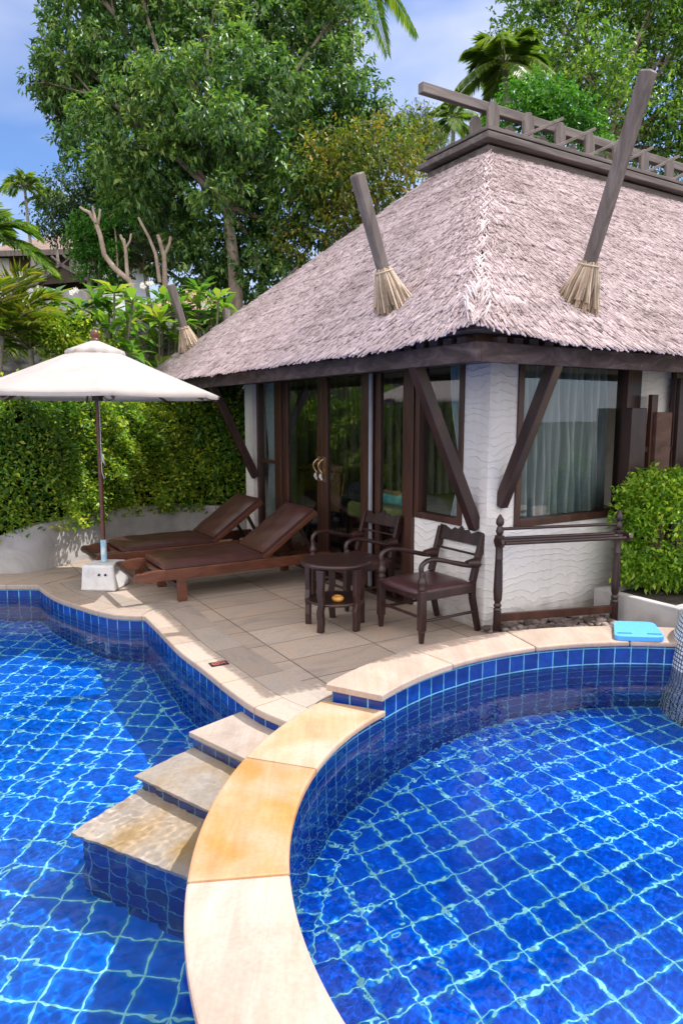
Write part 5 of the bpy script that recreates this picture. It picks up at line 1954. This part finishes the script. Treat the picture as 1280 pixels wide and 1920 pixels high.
plumeria('tall plumeria with white flowers left of the tilted roof post', (-2.75, 10.85, .4), tp([(300, 600), (322, 560), (290, 640), (265, 585), (305, 560), (335, 640), (318, 625), (270, 665), (300, 690), (345, 605), (285, 610), (330, 580), (250, 600), (262, 630)], 10.9, 1), tp([(318, 606), (268, 536), (284, 530)], 10.6, 2), 1)
plumeria('plumeria with broad leaves just behind the parasol top', (-3.5, 9.75, .4), tp([(215, 550), (190, 590), (240, 600), (165, 610), (225, 640), (250, 560), (205, 620), (185, 640), (150, 575), (245, 660), (230, 690), (180, 560), (205, 580), (120, 590), (135, 620), (100, 560), (215, 665)], 9.8, 3), tp([(140, 548)], 9.4, 4), 2)
plumeria('plumeria showing above the villa roof right of the far roof post', (-2.1, 11.0, .4), tp([(370, 570), (395, 590), (420, 580), (385, 615), (360, 610), (430, 600), (410, 560), (350, 585), (400, 615), (375, 545)], 11.1, 5), tp([(385, 574)], 10.85, 6), 3)

crown_c = px_clumps([(110, 640, 34), (150, 625, 30), (90, 610, 30), (140, 665, 40), (180, 660, 30)], 9.3)
t = empty('round_shrub', (-3.9, 9.3, .4), 0, 'small-leaved light green shrub left of the parasol top', 'shrub')
crown('foliage', crown_c, 2600, 5, .06, .55, M['leaf_hedge'], t, 61, .1, .3, .12, (-3.9, 9.3, .4))
mb = MB()
for c, a, b in crown_c: limb(mb, [(0, 0, -.1), ((c[0] + 3.9) * .6, (c[1] - 9.3) * .6, (c[2] - .4) * .5), (c[0] + 3.9, c[1] - 9.3, c[2] - .4)], .02, .006, 6)
mb.build('stems', M['stem'], t)
# low planting that fills the bed behind the hedge
t = empty('understory_shrub', (-3.3, 10.6, .3), 0, 'dark leafy undergrowth in front of the rubble wall', 'shrub')
uc = []
rr = random.Random(77)
for i in range(24):
    x = -8 + i * .29
    uc.append(((x, 10.3 + rr.uniform(-.3, .4), 1.3 + rr.uniform(-.25, .5)), .48, .55))
crown('foliage', uc, 260, 8, .11, .5, M['leaf_right'], t, 71, .2, .3, .2, (-3.3, 10.6, .3))
mb = MB()
for c, a, b in uc: limb(mb, [(c[0] + 3.3, c[1] - 10.6, -.3), (c[0] + 3.35, c[1] - 10.6, c[2] - .3)], .03, .012, 6)
mb.build('stems', M['stem'], t)

# areca palms on the left
palm('areca_palm', 'yellow-green areca palm with arching fronds at the left edge', (-4.75, 9.2, .35), at_depth(4, 630, 9.2), 17, 1.5, .55, M['leaf_areca'], 5, .05, 'areca palms on the left', 21, .44, .024, els=(.35, 1.4), v=.6)
palm('areca_palm', 'short yellow-green areca palm nearest the parasol on its left', (-4.1, 9.5, .35), at_depth(58, 655, 9.5), 14, 1.2, .5, M['leaf_areca'], 8, .045, 'areca palms on the left', 20, .38, .022, els=(.3, 1.35), v=.6)
palm('areca_palm', 'areca palm with dark drooping fronds high at the left edge', (-7.1, 12.6, 3.2), at_depth(-32, 440, 12.6), 13, 1.35, .55, M['leaf_palm'], 9, .07, 'areca palms on the left', 26, .42, .045, els=(-.1, 1.2))
b0 = at_depth(62, 460, 22)
palm('thin_palm', 'slender palm against the blue sky above the far brown roof', (b0.x, 22, ground_z(b0.x, 22)), at_depth(47, 352, 22), 10, 1.0, .75, M['leaf_palm'], 12, .055, 'slender palms', 22, .36, .05, els=(.2, 1.3))
b0 = at_depth(112, 470, 23)
palm('thin_palm', 'slender palm half hidden in the dark tree beside the far roof', (b0.x, 23, ground_z(b0.x, 23)), at_depth(96, 372, 23), 9, .85, .7, M['leaf_palm'], 13, .05, 'slender palms', 22, .32, .05, els=(.1, 1.2))
b0 = at_depth(652, 100, 24)
palm('coconut_palm', 'coconut palm rising out of the frame behind the big tree', (b0.x + .2, 24, ground_z(b0.x, 24)), at_depth(654, -92, 24), 15, 3.0, .5, M['leaf_palm'], 15, .14, 'coconut palms', 40, .75, .06, els=(-.35, 1.1), v=.1)
b0 = at_depth(948, 115, 19)
palm('coconut_palm', 'coconut palm left of the large right-hand tree', (b0.x + .6, 19, ground_z(b0.x, 19)), at_depth(946, 118, 19), 17, 1.55, .55, M['leaf_palm'], 16, .14, 'coconut palms', 40, .6, .06, els=(-.3, 1.3), v=.1)
b0 = at_depth(845, 225, 42)
palm('coconut_palm', 'small distant coconut palm under the left end of the ridge beam', (b0.x, 42, ground_z(b0.x, 42)), at_depth(850, 222, 42), 14, 2.1, .6, M['leaf_palm'], 17, .16, 'coconut palms', 34, .7, .08, els=(-.4, 1.2), v=.1)
b0 = at_depth(640, 500, 13)
palm('areca_palm', 'dull young palm behind the pruned tree', (at_depth(285, 530, 15.5).x, 15.5, 3.5), at_depth(270, 500, 15.5), 10, 1.0, .6, M['leaf_grey'], 21, .05, 'areca palms on the left', 24, .34, .035, els=(.1, 1.2), trunk=True)

# broad trees ------------------------------------------------------------------------
def pad_clumps(poly, Y, spread, rmin, rmax, step, seed, flat=.62):
    """crown built of many flattened leaf pads inside an uneven outline"""
    r = np.random.default_rng(seed)
    xs_ = [p[0] for p in poly]; ys_ = [p[1] for p in poly]
    cx, cy = sum(xs_) / len(xs_), sum(ys_) / len(ys_)
    hw = (max(xs_) - min(xs_)) / 2; hh = (max(ys_) - min(ys_)) / 2
    pts, out = [], []
    for _ in range(6000):
        x, y = r.uniform(min(xs_), max(xs_)), r.uniform(min(ys_), max(ys_))
        if not inside(poly, np.array([x]), np.array([y]))[0]: continue
        if any(math.hypot(x - a, (y - b) * 1.25) < step for a, b in pts): continue
        pts.append((x, y))
        e = math.hypot((x - cx) / hw, (y - cy) / hh)
        yy = Y - spread * max(0, 1 - e * e) * r.uniform(-.5, 1.1) + r.uniform(-.4, .9)
        c = at_depth(x, y, yy)
        rr = r.uniform(rmin, rmax) * yy / FOC
        out.append(((c.x, c.y, c.z), rr, rr * flat))
    return out


main = pad_clumps([(150, -60), (140, 30), (150, 75), (110, 120), (118, 175), (150, 215), (130, 262), (175, 300), (170, 335), (225, 365), (260, 400), (315, 425), (345, 470), (345, 520), (380, 545), (430, 545), (490, 540), (545, 505), (590, 460), (620, 400), (640, 320), (680, 262), (705, 215), (690, 160), (655, 110), (650, 40), (640, -60)], 15.8, 2.6, 42, 64, 46, 5)
b0 = at_depth(440, 600, 14.6)
tree('broadleaf_tree', 'huge dark green broadleaf tree filling the upper left sky', main, (b0.x, 14.6, ground_z(b0.x, 14.6)), M['leaf_main'], 235, 13, .15, .38, 101, .17, droop=.55, fork=at_depth(425, 380, 15), nb=34, tw=.24, shell=.35)
tw_ = px_clumps([(112, 140, 30), (100, 160, 24), (125, 185, 26), (110, 210, 20)], 16.5)
yel = px_clumps([(640, 320, 70), (705, 285, 62), (755, 262, 48, 1), (780, 300, 40, 1), (620, 390, 62), (690, 350, 60), (585, 440, 50), (740, 330, 42), (650, 420, 42), (800, 285, 26, 1), (600, 330, 45), (560, 400, 36), (540, 470, 30), (670, 300, 50), (720, 390, 40)], 14.6)
b0 = at_depth(700, 480, 14.8)
tree('yellowing_tree', 'yellow-tinged tree between the big dark tree and the villa roof', yel, (b0.x, 14.8, ground_z(b0.x, 14.8)), M['leaf_yellow'], 210, 10, .12, .42, 102, .13, droop=.5, nb=6)
fea = px_clumps([(130, 365, 42), (180, 395, 58), (255, 350, 68), (105, 405, 34), (215, 335, 48), (290, 430, 58), (230, 420, 60), (160, 440, 40), (330, 440, 50)], 19.5)
b0 = at_depth(240, 480, 19.5)
tree('feathery_tree', 'dull dark tree with fine leaves behind the pruned trunk', fea, (b0.x, 19.5, ground_z(b0.x, 19.5)), M['leaf_feather'], 420, 9, .13, .4, 103, .13, droop=.5, nb=7)
rnd = px_clumps([(165, 455, 30), (195, 445, 36), (205, 480, 34), (155, 430, 24), (185, 425, 28), (170, 490, 30), (220, 510, 26)], 15.2)
b0 = at_depth(185, 530, 15.2)
tree('round_bush', 'fresh green rounded bush left of the pruned trunk', rnd, (b0.x, 15.2, ground_z(b0.x, 15.2)), M['leaf_bright'], 900, 8, .09, .5, 104, .06, droop=.1, nb=5, tw=.14, cat='bush')
rgt = pad_clumps([(945, 130), (975, 60), (1000, -50), (1340, -50), (1350, 320), (1240, 310), (1190, 275), (1120, 240), (1075, 190), (1010, 160), (960, 190)], 21.5, 2.5, 34, 54, 40, 8)
b0 = at_depth(1170, 400, 21)
tree('leafy_tree', 'large mid-green spreading tree behind the right of the roof', rgt, (b0.x, 21, ground_z(b0.x, 21)), M['leaf_right'], 150, 10, .15, .5, 105, .2, droop=.3, fork=at_depth(1130, 290, 21), nb=30, tw=.35, shell=.35)
brt = px_clumps([(965, 205, 38), (1005, 190, 44), (1050, 205, 42), (1000, 235, 42), (1045, 245, 40), (1090, 240, 34), (930, 250, 26), (1110, 270, 30)], 15.8)
b0 = at_depth(1010, 330, 15.8)
tree('bright_tree', 'bright green small tree peeping over the ridge beam', brt, (b0.x, 15.8, ground_z(b0.x, 15.8)), M['leaf_bright'], 420, 8, .12, .5, 106, .09, droop=.2, nb=6, tw=.2)
gry = px_clumps([(760, 240, 18), (787, 222, 17), (790, 255, 24), (755, 270, 24), (780, 285, 28), (815, 275, 18)], 30)
b0 = at_depth(780, 330, 30)
tree('casuarina_tree', 'grey-green wispy tree in the gap left of the ridge beam', gry, (b0.x, 30, ground_z(b0.x, 30)), M['leaf_grey'], 420, 10, .2, .12, 107, .1, droop=-.3, nb=5, tw=.35)

crown('dry_foliage', tw_, 420, 12, .13, .4, noise_mat('dry_brown_leaf', [(.3, (.09, .07, .03)), (.7, (.2, .14, .06))], (2, 2, 2), .7, 3, 0, 0, island=.5), bpy.data.objects['broadleaf_tree'], 131, .4, .4, .2, bpy.data.objects['broadleaf_tree'].location)

# pruned pale tree
bp = at_depth(262, 545, 13.6)
PT = empty('pruned_tree', (bp.x, 13.6, ground_z(bp.x, 13.6)), 0, 'pale pruned tree with bare cut-off limbs', 'tree')
bo = Vector(PT.location)


def pxl(l, Y): return [at_depth(x, y, Y) - bo for x, y in l]


mb = MB()
limb(mb, [Vector((0, 0, -.2))] + pxl([(245, 528), (215, 503), (196, 478), (188, 440), (178, 412)], 13.6), 0.0608, 0.0390, 9)
limb(mb, pxl([(178, 415), (168, 398), (158, 394), (150, 388)], 13.6), 0.0390, 0.0234, 8)
limb(mb, pxl([(180, 418), (176, 398), (174, 386)], 13.55), 0.0296, 0.0203, 8)
limb(mb, pxl([(183, 422), (187, 404), (188, 392)], 13.65), 0.0265, 0.0187, 8)
limb(mb, pxl([(240, 526), (238, 500), (236, 470), (232, 448)], 13.7), 0.0406, 0.0296, 8)
limb(mb, pxl([(236, 465), (244, 452), (246, 438)], 13.7), 0.0234, 0.0187, 8)
limb(mb, pxl([(234, 455), (228, 446), (226, 440)], 13.75), 0.0312, 0.0234, 8)
limb(mb, pxl([(300, 530), (292, 476), (280, 446), (266, 420), (260, 408)], 14.2), 0.0390, 0.0218, 8)
limb(mb, pxl([(310, 540), (308, 480), (300, 452), (296, 440)], 14.4), 0.0546, 0.0351, 8)
limb(mb, pxl([(308, 480), (318, 458), (320, 444)], 14.4), 0.0359, 0.0265, 8)
limb(mb, pxl([(222, 520), (220, 470), (216, 430), (203, 398), (200, 380)], 14.8), 0.0234, 0.0094, 6)
mb.build('trunk', M['bark_pale'], PT)
crown('shoots', px_clumps([(205, 400, 15), (196, 415, 12), (232, 408, 12), (224, 470, 12), (246, 410, 9)], 14.6), 1200, 8, .07, .5, M['leaf_bright'], PT, 111, .1, .3, .12, bo)

# houses on the hillside -----------------------------------------------------------------
def house(label, c, w, d, zw, rise, roofmat, rz, wallmat, over=.6):
    """hip-roofed house: wall with windows, roof with fascia"""
    h = empty('hillside_house', c, rz, label, 'house', None)
    mb = MB(); mb.box((-w / 2, -d / 2, -1.5), (w / 2, d / 2, zw)); wl_ = mb.build('wall', wallmat, h)
    a, b = w / 2 + over, d / 2 + over
    r_ = max(.2, a - b)
    mb = MB()
    vs = [(-a, -b, zw - .1), (a, -b, zw - .1), (a, b, zw - .1), (-a, b, zw - .1), (-r_, 0, zw + rise), (r_, 0, zw + rise)]
    mb.add(vs, [(0, 1, 5, 4), (1, 2, 5), (2, 3, 4, 5), (3, 0, 4), (0, 3, 2, 1)])
    rf = mb.build('roof', roofmat, h)
    mb = MB()
    mb.box((-a - .02, -b - .05, zw - .28), (a + .02, -b + .02, zw - .08)); mb.build('fascia', M['wood_grey'], rf)
    mb = MB(); mb.bar((-r_ - .1, 0, zw + rise + .03), (r_ + .1, 0, zw + rise + .03), .25, .12); mb.build('ridge', M['wood_grey'], rf)
    for x in (-w * .3, .05 * w, w * .34):
        mb = MB(); mb.box((x - w * .09, -d / 2 - .03, zw * .35), (x + w * .09, -d / 2 + .02, zw * .8)); f = mb.build('window', M['house_dark'], h)
    mb = MB(); mb.box((-w / 2 - .03, -d / 2 - .04, zw * .82), (w / 2 + .03, -d / 2 - .005, zw - .11)); mb.build('dark_opening', M['house_dark'], h)  # dark strip for the opening under the eave
    return h


p = at_depth(92, 515, 27)
house('distant house with brown shingle roof on the slope at far left', (p.x, 30, p.z), 4.6, 4, 1.05, 1.25, M['shingle'], R(-6), M['house_wall'], .7)
p = at_depth(158, 560, 17.5)
pv = empty('garden_pavilion', (p.x, 17.5, p.z), R(-20), 'small dark gabled pavilion roof below the distant house', 'pavilion')
mb = MB()
mb.add([(-.75, -.7, .25), (.75, -.7, .25), (0, -.7, .62), (-.75, .9, .25), (.75, .9, .25), (0, .9, .62)], [(0, 3, 5, 2), (1, 2, 5, 4), (0, 2, 1), (3, 4, 5)])
mb.build('roof', M['house_dark'], pv)
mb = MB()
mb.bar((-.9, -.74, .2), (.02, -.74, .67), .05, .07); mb.bar((.9, -.74, .2), (-.02, -.74, .67), .05, .07); mb.build('gable_board', M['wood_grey'], pv)
mb = MB(); mb.box((-.9, -.6, -.6), (.9, -.52, .1)); mb.build('low_wall', M['concrete'], pv)
for x in (-.7, .7):
    mb = MB(); mb.box((x - .05, -.66, -.6), (x + .05, -.6, .3)); mb.build('post', M['bark_pale'], pv)
mb = MB()
for k in range(3):
    x = -.95 + k * .35
    mb.bar((x, -.3, .62), (x + .75, -.3, 1.05 if k % 2 else .5), .035, .04); mb.bar((x - .1, -.25, 1.0), (x + .5, -.25, .55), .035, .04)
mb.bar((-1.1, -.28, .6), (1.0, -.28, .8), .04, .05)
mb.build('crossed_rafters', M['wood_grey'], pv)
p = at_depth(350, 575, 17.2)
house('house with pale orange roof glimpsed between the roof post and the big trunk', (p.x, 18.4, p.z - .25), 1.5, 1.4, .28, .62, M['clay'], R(8), M['house_dark'], .35)

# ------------------------------------------------------------------ sky and sun
SUN_EL, SUN_DIR = R(60.5), Vector((.548, .10, 0)).normalized()
sd = Vector((SUN_DIR.x * math.cos(SUN_EL), SUN_DIR.y * math.cos(SUN_EL), math.sin(SUN_EL)))
sl = bpy.data.lights.new('sun', 'SUN')
sl.energy = 4.0
sl.angle = R(.53)
sl.color = (1, .97, .93)
sl.cycles.is_caustics_light = True
so_ = bpy.data.objects.new('sun', sl)
COL.objects.link(so_)
so_.rotation_euler = sd.to_track_quat('Z', 'Y').to_euler()
so_.location = (8, 2, 14)

W = bpy.data.worlds.new('World')
S.world = W
W.use_nodes = True
nt = W.node_tree
bg = nt.nodes['Background']
sk = nt.nodes.new('ShaderNodeTexSky')
sk.sky_type = 'NISHITA'
sk.sun_disc = False
sk.sun_elevation = SUN_EL
sk.sun_rotation = math.atan2(sd.x, sd.y)
sk.air_density = 1.0
sk.dust_density = .6
sk.ozone_density = 2.0
tc = nt.nodes.new('ShaderNodeTexCoord')
mp = nt.nodes.new('ShaderNodeMapping'); mp.inputs['Scale'].default_value = (1.3, 1.3, 3.6); mp.inputs['Location'].default_value = (.35, .2, .55)
nt.links.new(tc.outputs['Generated'], mp.inputs[0])
nz = N(nt, 'ShaderNodeTexNoise', Scale=1.25, Detail=5.0, Roughness=.5, Distortion=.35)
nt.links.new(mp.outputs[0], nz.inputs['Vector'])
cl = ramp(nt, nz.outputs[0], [(.42, (.02, .02, .02)), (.64, (.92, .92, .92))])
skc = mix(nt, 1.0, sk.outputs[0], (.6, .74, .97), 'MULTIPLY')
mx = mix(nt, cl, skc, (4.5, 4.7, 5.7))
# bright cloud bank added overhead and behind the camera, unseen, to raise fill light
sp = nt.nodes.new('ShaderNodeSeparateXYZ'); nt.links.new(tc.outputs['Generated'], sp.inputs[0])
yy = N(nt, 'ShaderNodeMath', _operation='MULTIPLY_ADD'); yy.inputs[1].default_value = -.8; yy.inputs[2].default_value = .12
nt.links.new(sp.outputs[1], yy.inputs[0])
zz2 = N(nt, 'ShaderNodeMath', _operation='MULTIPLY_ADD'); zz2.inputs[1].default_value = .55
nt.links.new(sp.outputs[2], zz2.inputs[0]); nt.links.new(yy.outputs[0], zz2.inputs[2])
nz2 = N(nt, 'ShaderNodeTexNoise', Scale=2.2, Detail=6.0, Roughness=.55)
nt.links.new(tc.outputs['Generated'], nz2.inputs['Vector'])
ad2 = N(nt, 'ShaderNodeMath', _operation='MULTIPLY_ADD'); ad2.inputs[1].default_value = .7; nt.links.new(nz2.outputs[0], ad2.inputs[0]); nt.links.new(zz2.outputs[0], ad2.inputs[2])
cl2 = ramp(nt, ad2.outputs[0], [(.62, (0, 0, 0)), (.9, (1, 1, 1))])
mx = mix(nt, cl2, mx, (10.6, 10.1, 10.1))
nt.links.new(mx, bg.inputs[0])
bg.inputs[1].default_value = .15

# ------------------------------------------------------------------ render settings
S.view_settings.view_transform = 'Standard'
S.view_settings.look = 'None'
S.view_settings.gamma = 1
S.view_settings.use_curve_mapping = False
S.view_settings.use_white_balance = False
S.view_settings.exposure = 0.5
S.render.engine = 'CYCLES'
cy = S.cycles
cy.use_denoising = True
try: cy.denoiser = 'OPENIMAGEDENOISE'
except Exception: pass
cy.max_bounces = 10
cy.diffuse_bounces = 3
cy.glossy_bounces = 4
cy.transmission_bounces = 8
cy.transparent_max_bounces = 12
cy.caustics_reflective = False
cy.caustics_refractive = True
cy.sample_clamp_indirect = 8
cy.blur_glossy = 0.0
